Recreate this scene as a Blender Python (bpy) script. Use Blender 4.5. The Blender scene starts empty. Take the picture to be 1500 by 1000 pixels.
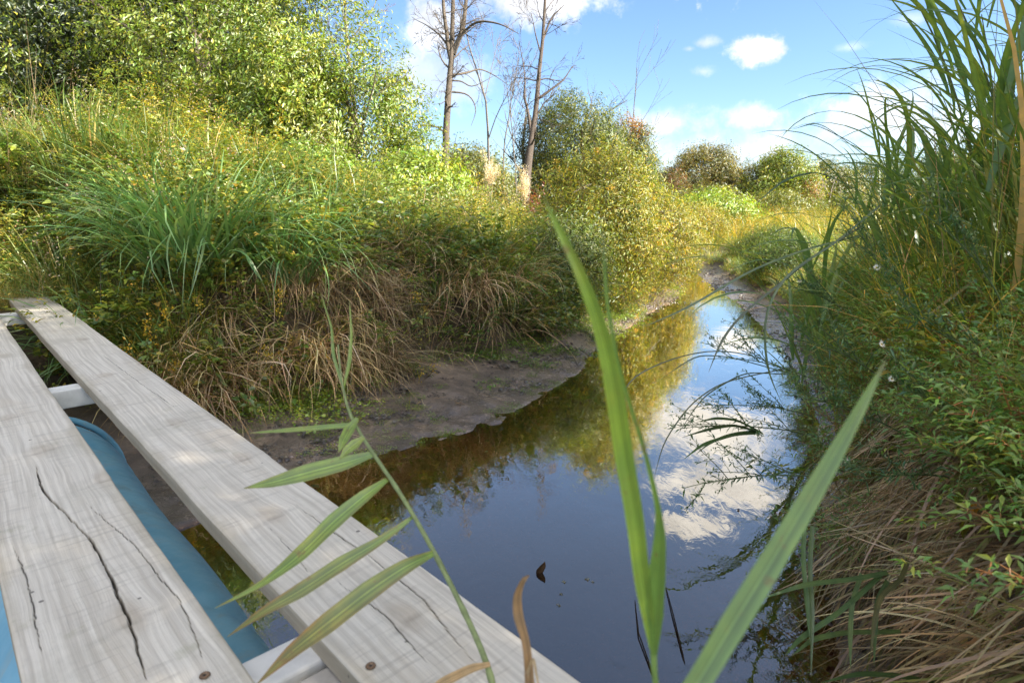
import bpy, math, random
import numpy as np
from mathutils import Vector, Matrix

# ------------------------------------------------------------------ camera, sky, sun, exposure
scn = bpy.context.scene
EYE = 1.65
FPX, CX, CY = 900.0, 750.0, 500.0
PITCH = math.radians(12.65)
SUN_AZ, SUN_EL = math.radians(112), math.radians(36)      # azimuth clockwise from +Y (view direction)
SUN_W, SKY_W, EXPO = 4.3, 0.135, 1.8

cam_d = bpy.data.cameras.new('camera'); cam = bpy.data.objects.new('camera', cam_d)
scn.collection.objects.link(cam); scn.camera = cam
cam.location = (0, 0, EYE); cam.rotation_euler = (math.pi/2 - PITCH, 0, 0)
cam_d.sensor_width = 36; cam_d.lens = 36*FPX/1500
cam_d.clip_start = 0.02; cam_d.clip_end = 2000
cam_d.dof.use_dof = True; cam_d.dof.focus_distance = 4.0; cam_d.dof.aperture_fstop = 5.6

scn.view_settings.view_transform = 'Standard'; scn.view_settings.look = 'None'
scn.view_settings.exposure = EXPO; scn.view_settings.gamma = 1
scn.view_settings.use_curve_mapping = False
scn.cycles.max_bounces = 8; scn.cycles.transparent_max_bounces = 12
scn.cycles.diffuse_bounces = 3; scn.cycles.glossy_bounces = 3
scn.cycles.transmission_bounces = 3
scn.cycles.sample_clamp_indirect = 6

def ray(px, py):
    u = (px-CX)/FPX; v = (CY-py)/FPX
    c, s = math.cos(PITCH), math.sin(PITCH)
    return np.array([u, c+v*s, -s+v*c])
def at(px, py, t):
    return np.array([0, 0, EYE]) + ray(px, py)*t
def azel(px, py, refl=False):
    r = ray(px, py); r = r/np.linalg.norm(r)
    return math.atan2(r[0], r[1]), math.asin(r[2])*(-1 if refl else 1)

class NT:
    def __init__(s, tree): s.t = tree; s.n = tree.nodes; s.l = tree.links
    def node(s, typ, **kw):
        n = s.n.new(typ)
        for k, v in kw.items(): setattr(n, k, v)
        return n
    def put(s, sock, v):
        if hasattr(v, 'is_output'): s.l.new(v, sock)
        elif v is not None: sock.default_value = v
    def math(s, op, a, b=None, c=None, clamp=False):
        n = s.node('ShaderNodeMath', operation=op, use_clamp=clamp)
        s.put(n.inputs[0], a)
        if b is not None: s.put(n.inputs[1], b)
        if c is not None: s.put(n.inputs[2], c)
        return n.outputs[0]
    def mix(s, f, a, b, typ='MIX'):
        n = s.node('ShaderNodeMix', data_type='RGBA', blend_type=typ)
        s.put(n.inputs[0], f)
        s.put(n.inputs[6], a if hasattr(a, 'is_output') else (*a, 1)[:4])
        s.put(n.inputs[7], b if hasattr(b, 'is_output') else (*b, 1)[:4])
        return n.outputs[2]
    def noise(s, vec, scale, detail=3, rough=.55, dist=0, out=0):
        n = s.node('ShaderNodeTexNoise'); s.put(n.inputs['Vector'], vec)
        n.inputs['Scale'].default_value = scale; n.inputs['Detail'].default_value = detail
        n.inputs['Roughness'].default_value = rough; n.inputs['Distortion'].default_value = dist
        return n.outputs[out]
    def ramp(s, f, stops, interp='LINEAR'):
        n = s.node('ShaderNodeValToRGB'); n.color_ramp.interpolation = interp
        e = n.color_ramp.elements
        while len(e) < len(stops): e.new(.5)
        for i, (p, c) in enumerate(stops):
            e[i].position = p
            e[i].color = (c, c, c, 1) if not hasattr(c, '__len__') else (*c, 1)
        s.put(n.inputs[0], f); return n.outputs[0]
    def mapr(s, v, a, b, c=0, d=1, smooth=True):
        n = s.node('ShaderNodeMapRange', interpolation_type='SMOOTHSTEP' if smooth else 'LINEAR')
        s.put(n.inputs[0], v)
        for i, q in enumerate((a, b, c, d)): n.inputs[1+i].default_value = q
        return n.outputs[0]

world = bpy.data.worlds.new('World'); scn.world = world; world.use_nodes = True
w = NT(world.node_tree); w.n.clear()
sky = w.node('ShaderNodeTexSky', sky_type='NISHITA', sun_disc=False)
sky.sun_elevation = SUN_EL; sky.sun_rotation = SUN_AZ
sky.altitude = 100; sky.air_density = 1.0; sky.dust_density = .6; sky.ozone_density = 1.5
tc = w.node('ShaderNodeTexCoord')
sep = w.node('ShaderNodeSeparateXYZ'); w.l.new(tc.outputs['Generated'], sep.inputs[0])
X, Y, Z = sep.outputs
AZ = w.math('ARCTAN2', X, Y); EL = w.math('ARCSINE', Z)
nz = w.noise(tc.outputs['Generated'], 9, 6, .6)
nz2 = w.noise(tc.outputs['Generated'], 30, 5, .65)
edge = w.math('ADD', w.math('MULTIPLY', w.math('SUBTRACT', nz, .5), 1.9), w.math('MULTIPLY', w.math('SUBTRACT', nz2, .5), 1.6))
def cloud(az, el, sa, se, strength=1.0, soft=.55):
    a = w.math('DIVIDE', w.math('SUBTRACT', AZ, az), sa)
    e = w.math('DIVIDE', w.math('SUBTRACT', EL, el), se)
    d = w.math('SQRT', w.math('ADD', w.math('MULTIPLY', a, a), w.math('MULTIPLY', e, e)))
    v = w.math('ADD', w.math('SUBTRACT', 1, d), edge)
    return w.mapr(v, 0, soft, 0, strength)
PX = 1/900
clouds = []
for (px, py, sx, sy, st, so) in [
    (1113, 72, 40, 20, .95, .7), (1035, 62, 22, 8, .5, 1.1), (1030, 105, 22, 10, .55, 1.1), (1010, 72, 10, 5, .35, 1.0),
    (780, 2, 110, 36, .85, .8), (632, 34, 60, 50, .75, .8), (985, 178, 90, 26, .85, 1.1), (1100, 172, 60, 20, .8, 1.0),
    (1075, 222, 230, 42, .8, 1.4), (1245, 70, 28, 8, .35, 1.3), (1340, 28, 30, 10, .35, 1.3), (1290, 170, 120, 60, .75, 1.),
    (640, 110, 110, 50, .5, 1.0)]:
    a, e = azel(px, py); clouds.append((a, e, sx*PX, sy*PX, st, so))
for (px, py, sx, sy, st, so) in [(1025, 628, 150, 72, 1, .7), (1055, 715, 120, 40, .95, .6), (1015, 765, 58, 26, .95, .5), (700, 640, 90, 50, .7, .8)]:
    a, e = azel(px, py, True); clouds.append((a, e, sx*PX, sy*PX*.8, st, so))
mask = None
for c in clouds:
    m = cloud(*c); mask = m if mask is None else w.math('MAXIMUM', mask, m)
# unseen clouds overhead, beside and behind, added to give neutral fill light
den = w.math('ADD', w.math('MAXIMUM', Z, 0), .12)
cv = w.node('ShaderNodeCombineXYZ')
w.put(cv.inputs[0], w.math('DIVIDE', X, den)); w.put(cv.inputs[1], w.math('DIVIDE', Y, den))
gen = w.mapr(w.noise(cv.outputs[0], .8, 6, .58), .44, .60, 0, .92)
away = w.mapr(EL, .78, .95)                      # higher up
side = w.mapr(w.math('ABSOLUTE', AZ), .75, 1.0)  # beside and behind
mask = w.math('MAXIMUM', mask, w.math('MULTIPLY', gen, w.math('MAXIMUM', away, side)))
mask = w.math('MULTIPLY', mask, w.mapr(Z, -.02, .02))
skyc = w.mix(1.0, sky.outputs[0], (.40, .47, .575), 'MULTIPLY')
greyc = w.node('ShaderNodeRGBToBW'); w.l.new(skyc, greyc.inputs[0])
hz = w.node('ShaderNodeCombineXYZ')
for i in range(3): w.put(hz.inputs[i], w.math('MULTIPLY', greyc.outputs[0], (1.08, 1.04, 1.0)[i]))
skyc = w.mix(w.mapr(EL, .27, .6, 0, .3), skyc, hz.outputs[0])   # high sky greyed, put in to dull its blue reflection
cl_lum = w.math('ADD', .9, w.math('MULTIPLY', w.noise(tc.outputs['Generated'], 14, 5, .6), 4.0))
sdx, sdy, sdz = math.sin(SUN_AZ)*math.cos(SUN_EL), math.cos(SUN_AZ)*math.cos(SUN_EL), math.sin(SUN_EL)
cosg = w.math('ADD', w.math('MULTIPLY', X, sdx), w.math('ADD', w.math('MULTIPLY', Y, sdy), w.math('MULTIPLY', Z, sdz)))
cl_lum = w.math('MULTIPLY', cl_lum, w.math('ADD', 1, w.math('MULTIPLY', w.math('POWER', w.math('MAXIMUM', cosg, 0), 2), 2.5)))   # clouds towards the sun brightened to add fill light
clc = w.node('ShaderNodeCombineXYZ')
for i, k in enumerate((1.02, 1.0, .98)): w.put(clc.inputs[i], w.math('MULTIPLY', cl_lum, k))
col = w.mix(mask, skyc, clc.outputs[0])
bg = w.node('ShaderNodeBackground'); w.put(bg.inputs[0], col); bg.inputs[1].default_value = SKY_W
wo = w.node('ShaderNodeOutputWorld'); w.l.new(bg.outputs[0], wo.inputs[0])
world.cycles.sampling_method = 'MANUAL'; world.cycles.sample_map_resolution = 1024

sl = bpy.data.lights.new('sun', 'SUN'); sl.energy = SUN_W; sl.angle = math.radians(.6); sl.color = (1, .91, .77)
so_ = bpy.data.objects.new('sun', sl); scn.collection.objects.link(so_)
sdir = Vector((math.sin(SUN_AZ)*math.cos(SUN_EL), math.cos(SUN_AZ)*math.cos(SUN_EL), math.sin(SUN_EL)))
so_.rotation_euler = sdir.to_track_quat('Z', 'Y').to_euler(); so_.location = (20, -8, 20)

# ------------------------------------------------------------------ helpers
rng = np.random.default_rng(11)
R = random.Random(5)
def tag(o, label=None, cat=None, group=None, kind=None):
    if label: o['label'] = label
    if cat: o['category'] = cat
    if group: o['group'] = group
    if kind: o['kind'] = kind
    return o
def link(o, parent=None):
    scn.collection.objects.link(o)
    if parent is not None: o.parent = parent
    return o
def empty(name, loc=(0, 0, 0)):
    o = bpy.data.objects.new(name, None); o.location = loc; o.empty_display_size = .1
    return link(o)

class Geo:
    def __init__(s): s.V = []; s.Q = []; s.T = []; s.C = []; s.L = []; s.n = 0
    def add(s, V, F, C, LF=None):
        V = np.asarray(V, float).reshape(-1, 3); F = np.asarray(F, int)
        (s.Q if F.shape[1] == 4 else s.T).append(F + s.n)
        C = np.asarray(C, float)
        if C.ndim == 1: C = np.tile(C, (len(V), 1))
        s.L.append(np.zeros((len(V), 3)) if LF is None else LF)
        s.V.append(V); s.C.append(C); s.n += len(V); return s
    def mesh(s, name, mat, smooth=True):
        V = np.concatenate(s.V); C = np.concatenate(s.C)
        Q = np.concatenate(s.Q) if s.Q else np.zeros((0, 4), int)
        T = np.concatenate(s.T) if s.T else np.zeros((0, 3), int)
        me = bpy.data.meshes.new(name)
        me.vertices.add(len(V)); me.vertices.foreach_set('co', V.astype(np.float32).ravel())
        loops = np.concatenate([Q.ravel(), T.ravel()])
        me.loops.add(len(loops)); me.loops.foreach_set('vertex_index', loops.astype(np.int32))
        me.polygons.add(len(Q)+len(T))
        st = np.concatenate([np.arange(len(Q))*4, len(Q)*4 + np.arange(len(T))*3])
        me.polygons.foreach_set('loop_start', st.astype(np.int32))
        me.polygons.foreach_set('loop_total', np.concatenate([np.full(len(Q), 4), np.full(len(T), 3)]).astype(np.int32))
        me.polygons.foreach_set('use_smooth', np.full(len(Q)+len(T), smooth))
        ca = me.color_attributes.new('tone', 'FLOAT_COLOR', 'POINT')
        ca.data.foreach_set('color', np.concatenate([C, np.ones((len(C), 1))], 1).astype(np.float32).ravel())
        LF = np.concatenate(s.L)
        if LF.any():
            la = me.attributes.new('leafpos', 'FLOAT_VECTOR', 'POINT'); la.data.foreach_set('vector', LF.astype(np.float32).ravel())
        me.materials.append(mat); me.update(); me.validate()
        return me
    def build(s, name, mat, parent=None, smooth=True, loc=None):
        o = bpy.data.objects.new(name, s.mesh(name, mat, smooth))
        if loc is not None: o.location = loc
        return link(o, parent)

def jit(c, n, v=.25, h=.12, r=None):
    r = r or rng
    c = np.asarray(c, float)
    return np.clip(c*(1+r.uniform(-v, v, (n, 1)))*(1+r.uniform(-h, h, (n, 3))), 0, 1)
def pick(pal, n, r=None):
    r = r or rng
    w_ = np.array([p[1] for p in pal], float); w_ /= w_.sum()
    i = r.choice(len(pal), n, p=w_); c = np.array([p[0] for p in pal], float)[i]
    return np.clip(c*(1+r.uniform(-.28, .28, (n, 1)))*(1+r.uniform(-.1, .1, (n, 3))), 0, 1)

def strips(g, P, az, L, W, lean, bend, col, tipcol=None, segs=5, pw=1.3, twist=0., kink=None):
    """N grass blades: base P, heading az, lean from vertical growing by bend along the blade"""
    N = len(P); s = np.linspace(0, 1, segs+1)
    th = lean[:, None] + bend[:, None]*s[None]**pw
    if kink is not None:
        ks, ka = kink; th = th + ka[:, None]*(s[None] > ks[:, None])
    thm = (th[:, 1:]+th[:, :-1])/2; ds = (L/segs)[:, None]
    r = np.concatenate([np.zeros((N, 1)), np.cumsum(np.sin(thm)*ds, 1)], 1)
    z = np.concatenate([np.zeros((N, 1)), np.cumsum(np.cos(thm)*ds, 1)], 1)
    wob = (rng.uniform(-.35, .35, N))[:, None]*s[None]**2
    a = az[:, None]+wob
    ctr = P[:, None]+np.stack([np.cos(a)*r, np.sin(a)*r, z], -1)
    prof = np.minimum(1, .55+1.6*s)*np.clip(1.02-s**2.2, .03, 1)
    hw = (W[:, None]*prof[None])/2
    tw = (rng.uniform(-1, 1, N)*twist)[:, None]*s[None]
    side = np.stack([-np.sin(a)*np.cos(tw), np.cos(a)*np.cos(tw), np.sin(tw)], -1)
    V = np.stack([ctr-side*hw[..., None], ctr+side*hw[..., None]], 2).reshape(N, -1, 3)
    k = np.arange(segs)*2
    f = np.stack([k, k+1, k+3, k+2], -1)
    F = (f[None]+(np.arange(N)*(segs+1)*2)[:, None, None]).reshape(-1, 4)
    if tipcol is None: tipcol = col
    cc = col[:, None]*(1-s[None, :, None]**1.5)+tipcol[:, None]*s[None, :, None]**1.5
    g.add(V.reshape(-1, 3), F, np.repeat(cc, 2, 1).reshape(-1, 3))
    return ctr

def leaves(g, P, D, L, W, col, droop=.25, up=None):
    """N folded leaves at P heading D"""
    N = len(P); D = D/np.linalg.norm(D, axis=1, keepdims=True)
    if up is None: up = np.tile([0, 0, 1.], (N, 1))+rng.normal(0, .45, (N, 3))
    S = np.cross(D, up); S /= (np.linalg.norm(S, axis=1, keepdims=True)+1e-9)
    U = np.cross(S, D)
    L = L[:, None]; W = W[:, None]
    dz = np.zeros((N, 3)); dz[:, 2] = -1
    b = P; m = P+D*L*.48-U*W*.12+dz*L*droop*.2
    l = P+D*L*.42-S*W*.5+U*W*.1; r = P+D*L*.42+S*W*.5+U*W*.1
    t = P+D*L+dz*L*droop
    V = np.stack([b, l, m, r, t], 1)
    f = np.array([[0, 1, 2], [0, 2, 3], [1, 4, 2], [2, 4, 3]])
    F = (f[None]+(np.arange(N)*5)[:, None, None]).reshape(-1, 3)
    g.add(V.reshape(-1, 3), F, np.repeat(col[:, None], 5, 1).reshape(-1, 3))

def tube(g, pts, rad, col, sides=6):
    pts = np.asarray(pts, float); n = len(pts)
    rad = np.broadcast_to(np.asarray(rad, float), (n,))
    t = np.gradient(pts, axis=0); t /= (np.linalg.norm(t, axis=1, keepdims=True)+1e-9)
    ref = np.array([.31, .17, .93]) if abs(t[0, 2]) < .8 else np.array([.95, .2, .1])
    a = np.cross(t, ref); a /= np.linalg.norm(a, axis=1, keepdims=True)+1e-9; b = np.cross(t, a)
    ang = np.linspace(0, 2*np.pi, sides, endpoint=False)
    V = pts[:, None]+rad[:, None, None]*(np.cos(ang)[None, :, None]*a[:, None]+np.sin(ang)[None, :, None]*b[:, None])
    i = np.arange(n-1)[:, None]*sides; j = np.arange(sides)[None]; j2 = (j+1) % sides
    F = np.stack([i+j, i+j2, i+sides+j2, i+sides+j], -1).reshape(-1, 4)
    g.add(V.reshape(-1, 3), F, np.asarray(col, float))

def ribbon(g, pts, wid, nrm, col, fold=.16, n=22, wave=0.):
    """long leaf with a midrib fold through control points"""
    pts = np.asarray(pts, float); k = np.linspace(0, 1, len(pts)); s = np.linspace(0, 1, n)
    # Catmull-like smooth interpolation through cubic fit
    def interp(v):
        v = np.asarray(v, float)
        if len(pts) < 4: c = np.polyfit(k, v, len(pts)-1); return np.polyval(c, s)
        out = np.interp(s, k, v)
        for _ in range(3): out[1:-1] = out[1:-1]*.5+.25*(out[:-2]+out[2:])
        return out
    C = np.stack([interp(pts[:, i]) for i in range(3)], -1); Wd = np.interp(s, k, wid)
    T = np.gradient(C, axis=0); T /= np.linalg.norm(T, axis=1, keepdims=True)
    S = np.cross(T, np.asarray(nrm, float)); S /= np.linalg.norm(S, axis=1, keepdims=True)
    U = np.cross(S, T)
    wv = (np.sin(s*23)*wave)[:, None]
    rows = []
    QQ = tuple(np.round(np.linspace(-1, 1, 15), 3))
    for q in QQ:
        h = abs(q)
        rows.append(C+S*(q*Wd/2)[:, None]+U*((h*fold+wv*q)*Wd[:, None]/2))
    V = np.stack(rows, 1)
    i = np.arange(n-1)[:, None]*15; j = np.arange(14)[None]
    F = np.stack([i+j, i+j+1, i+15+j+1, i+15+j], -1).reshape(-1, 4)
    if callable(col):
        cc = np.array([[col(a_, b_) for b_ in QQ] for a_ in s]).reshape(-1, 3)
    else: cc = np.tile(np.asarray(col, float), (n*15, 1))
    stripe = 1+np.random.default_rng(len(s)).uniform(-.36, .3, 15); stripe[7] = 1.6; stripe[6] = stripe[8] = .6; stripe[0] = stripe[14] = 1.15
    cc = cc*np.tile(stripe, n)[:, None]*(1+.06*np.sin(np.repeat(s, 15)*37)[:, None])
    cc = np.where((np.repeat(s, 15) > .95)[:, None], cc*.5+np.array((.2, .12, .05))*.5, cc)
    LF = np.stack([np.tile(np.array(QQ), n), np.repeat(s, 15), np.ones(n*15)], -1)
    g.add(V.reshape(-1, 3), F, cc, LF)

# value noise
_perm = np.random.default_rng(3).random((256, 256))
def vnoise(x, y):
    xi = np.floor(x).astype(int); yi = np.floor(y).astype(int); fx = x-xi; fy = y-yi
    fx = fx*fx*(3-2*fx); fy = fy*fy*(3-2*fy)
    g_ = lambda a, b: _perm[a & 255, b & 255]
    return (g_(xi, yi)*(1-fx)+g_(xi+1, yi)*fx)*(1-fy)+(g_(xi, yi+1)*(1-fx)+g_(xi+1, yi+1)*fx)*fy
def fbm(x, y, oct=4):
    v = 0; a = .5
    for i in range(oct): v = v+a*vnoise(x*2**i+17*i, y*2**i+31*i); a *= .5
    return v/(1-.5**oct)

# ------------------------------------------------------------------ materials
def new_mat(name):
    m = bpy.data.materials.new(name); m.use_nodes = True
    t = NT(m.node_tree); t.n.clear(); o = t.node('ShaderNodeOutputMaterial')
    return m, t, o
def leaf_mat(name, transl=.38, gloss=.06, rough=.42, veins=False):
    m, t, o = new_mat(name)
    a = t.node('ShaderNodeAttribute', attribute_name='tone')
    ti = t.node('ShaderNodeAttribute', attribute_name='tint', attribute_type='INSTANCER')
    ge = t.node('ShaderNodeNewGeometry')
    has = t.math('GREATER_THAN', ti.outputs['Alpha'], .5)
    tint = t.mix(has, (1, 1, 1), ti.outputs['Color'])
    base = t.mix(1.0, a.outputs['Color'], tint, 'MULTIPLY')
    tco = t.node('ShaderNodeTexCoord')
    n = t.noise(tco.outputs['Object'], 22, 3, .6)
    base = t.mix(t.mapr(n, .35, .7, 0, 1), base, t.mix(1., base, (1.35, 1.22, 1.0), 'MULTIPLY'))
    if veins:
        lp = t.node('ShaderNodeAttribute', attribute_name='leafpos'); ls = t.node('ShaderNodeSeparateXYZ'); t.l.new(lp.outputs['Vector'], ls.inputs[0])
        lc = t.node('ShaderNodeCombineXYZ'); t.put(lc.inputs[0], t.math('MULTIPLY', ls.outputs[0], 17)); t.put(lc.inputs[1], t.math('MULTIPLY', ls.outputs[1], 3.5))
        vn = t.noise(lc.outputs[0], 1, 3, .7)
        stripes = t.math('MULTIPLY', t.mapr(vn, .38, .62, 0, .75), ls.outputs[2])
        base = t.mix(stripes, t.mix(t.math('MULTIPLY', ls.outputs[2], .35), base, (.03, .06, .01)), t.mix(1., base, (1.25, 1.2, 1.1), 'MULTIPLY'))
        lc2 = t.node('ShaderNodeCombineXYZ'); t.put(lc2.inputs[0], t.math('MULTIPLY', ls.outputs[0], 2.2)); t.put(lc2.inputs[1], t.math('MULTIPLY', ls.outputs[1], 16))
        sp_ = t.noise(lc2.outputs[0], 1.6, 5, .75)
        base = t.mix(t.math('MULTIPLY', t.mapr(sp_, .60, .68, 0, .8), ls.outputs[2]), base, (.22, .12, .035))
        n2 = t.noise(tco.outputs['Object'], 60, 4, .7)
        base = t.mix(t.mapr(n2, .60, .68, 0, .6), base, (.20, .12, .03))
        n3 = t.noise(tco.outputs['Object'], 9, 4, .6); base = t.mix(t.mapr(n3, .5, .68, 0, .4), base, t.mix(1., base, (1.7, 1.15, .8), 'MULTIPLY'))
    d = t.node('ShaderNodeBsdfDiffuse'); t.put(d.inputs[0], base)
    tr = t.node('ShaderNodeBsdfTranslucent'); t.put(tr.inputs[0], t.mix(1., base, (1.5, 1.45, .75), 'MULTIPLY'))
    mx = t.node('ShaderNodeMixShader'); mx.inputs[0].default_value = transl
    t.l.new(d.outputs[0], mx.inputs[1]); t.l.new(tr.outputs[0], mx.inputs[2])
    gl = t.node('ShaderNodeBsdfGlossy'); gl.inputs['Roughness'].default_value = rough
    gl.inputs[0].default_value = (.9, .95, 1, 1)
    mg = t.node('ShaderNodeMixShader'); mg.inputs[0].default_value = gloss
    t.l.new(mx.outputs[0], mg.inputs[1]); t.l.new(gl.outputs[0], mg.inputs[2])
    t.l.new(mg.outputs[0], o.inputs[0]); return m
M_LEAF = leaf_mat('green leaf', .36, .05)
M_BLADE = leaf_mat('grass blade', .35, .06, .45)
M_REED = leaf_mat('reed leaf', .45, .05, .4, veins=True)
M_DRY = leaf_mat('dry grass', .22, .02, .6)

def simple_mat(name, rough=.7, spec=.3, nscale=30, namt=.3, bump=.3):
    m, t, o = new_mat(name)
    a = t.node('ShaderNodeAttribute', attribute_name='tone'); tco = t.node('ShaderNodeTexCoord')
    n = t.noise(tco.outputs['Object'], nscale, 5, .65)
    c = t.mix(t.mapr(n, .3, .7), t.mix(1., a.outputs['Color'], (1-namt,)*3, 'MULTIPLY'), t.mix(1., a.outputs['Color'], (1+namt,)*3, 'MULTIPLY'))
    p = t.node('ShaderNodeBsdfPrincipled'); t.put(p.inputs['Base Color'], c)
    p.inputs['Roughness'].default_value = rough; p.inputs['Specular IOR Level'].default_value = spec
    b = t.node('ShaderNodeBump'); b.inputs['Strength'].default_value = bump; b.inputs['Distance'].default_value = .01
    t.l.new(n, b.inputs['Height']); t.l.new(b.outputs[0], p.inputs['Normal'])
    t.l.new(p.outputs[0], o.inputs[0]); return m
M_BARK = simple_mat('bark', .9, .1, 40, .4, .6)
M_STEM = simple_mat('plant stem', .6, .3, 60, .2, .1)
M_PAINT = simple_mat('weathered white painted beam', .55, .35, 12, .12, .15)
M_RUST = simple_mat('rusty screw', .6, .5, 300, .35, .5)
M_PETAL = leaf_mat('white petal', .3, .02)

def mud_mat():
    m, t, o = new_mat('creek mud and soil')
    a = t.node('ShaderNodeAttribute', attribute_name='tone'); tco = t.node('ShaderNodeTexCoord')
    P = tco.outputs['Object']
    n1 = t.noise(P, 3.2, 6, .65); n2 = t.noise(P, 26, 6, .7); n3 = t.noise(P, 90, 4, .7)
    c = t.mix(t.mapr(n1, .35, .65), t.mix(1., a.outputs['Color'], (.7, .68, .66), 'MULTIPLY'), t.mix(1., a.outputs['Color'], (1.35, 1.3, 1.25), 'MULTIPLY'))
    c = t.mix(t.mapr(n2, .52, .7, 0, .7), c, t.mix(1., c, (1.9, 1.8, 1.7), 'MULTIPLY'))
    c = t.mix(t.mapr(n3, .60, .68, 0, .5), c, (.16, .14, .06))
    p = t.node('ShaderNodeBsdfPrincipled'); t.put(p.inputs['Base Color'], c)
    sep = t.node('ShaderNodeSeparateXYZ'); ge = t.node('ShaderNodeNewGeometry'); t.l.new(ge.outputs['Position'], sep.inputs[0])
    wet = t.mapr(sep.outputs[2], .02, .2, .22, .62)
    t.put(p.inputs['Roughness'], t.math('ADD', wet, t.math('MULTIPLY', t.math('SUBTRACT', n2, .5), .5), clamp=True))
    p.inputs['Specular IOR Level'].default_value = .6
    t.put(p.inputs['Coat Weight'], t.mapr(sep.outputs[2], .04, .14, .9, 0)); p.inputs['Coat Roughness'].default_value = .22
    cb = t.node('ShaderNodeBump'); cb.inputs['Strength'].default_value = .35; cb.inputs['Distance'].default_value = .012; t.put(cb.inputs['Height'], n2); t.l.new(cb.outputs[0], p.inputs['Coat Normal'])
    b = t.node('ShaderNodeBump'); b.inputs['Strength'].default_value = 1.0; b.inputs['Distance'].default_value = .024
    t.put(b.inputs['Height'], t.math('ADD', n2, t.math('MULTIPLY', n3, .5)))
    t.l.new(b.outputs[0], p.inputs['Normal']); t.l.new(p.outputs[0], o.inputs[0]); return m
M_MUD = mud_mat()

def water_mat():
    m, t, o = new_mat('still creek water')
    tco = t.node('ShaderNodeTexCoord'); mp = t.node('ShaderNodeMapping')
    mp.inputs['Scale'].default_value = (1.0, .55, 1); mp.inputs['Rotation'].default_value = (0, 0, .5)
    t.l.new(tco.outputs['Object'], mp.inputs[0])
    n1 = t.noise(mp.outputs[0], 2.6, 3, .5, .6); n2 = t.noise(mp.outputs[0], 14, 3, .55, 1.)
    h = t.math('ADD', n1, t.math('MULTIPLY', n2, .22))
    b = t.node('ShaderNodeBump'); b.inputs['Strength'].default_value = .14; b.inputs['Distance'].default_value = .02
    t.put(b.inputs['Height'], h)
    fr = t.node('ShaderNodeFresnel'); fr.inputs[0].default_value = 1.9; t.l.new(b.outputs[0], fr.inputs[1])
    f = t.math('ADD', t.math('MULTIPLY', fr.outputs[0], 3.1), -.02, clamp=True)
    gl = t.node('ShaderNodeBsdfGlossy'); gl.inputs['Roughness'].default_value = .012; gl.inputs[0].default_value = (.97, .91, .80, 1); t.l.new(b.outputs[0], gl.inputs['Normal'])
    tr = t.node('ShaderNodeBsdfTransparent'); tr.inputs[0].default_value = (.74, .58, .38, 1)
    mx = t.node('ShaderNodeMixShader'); t.put(mx.inputs[0], f)
    t.l.new(tr.outputs[0], mx.inputs[1]); t.l.new(gl.outputs[0], mx.inputs[2]); t.l.new(mx.outputs[0], o.inputs[0]); return m
M_WATER = water_mat()

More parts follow.
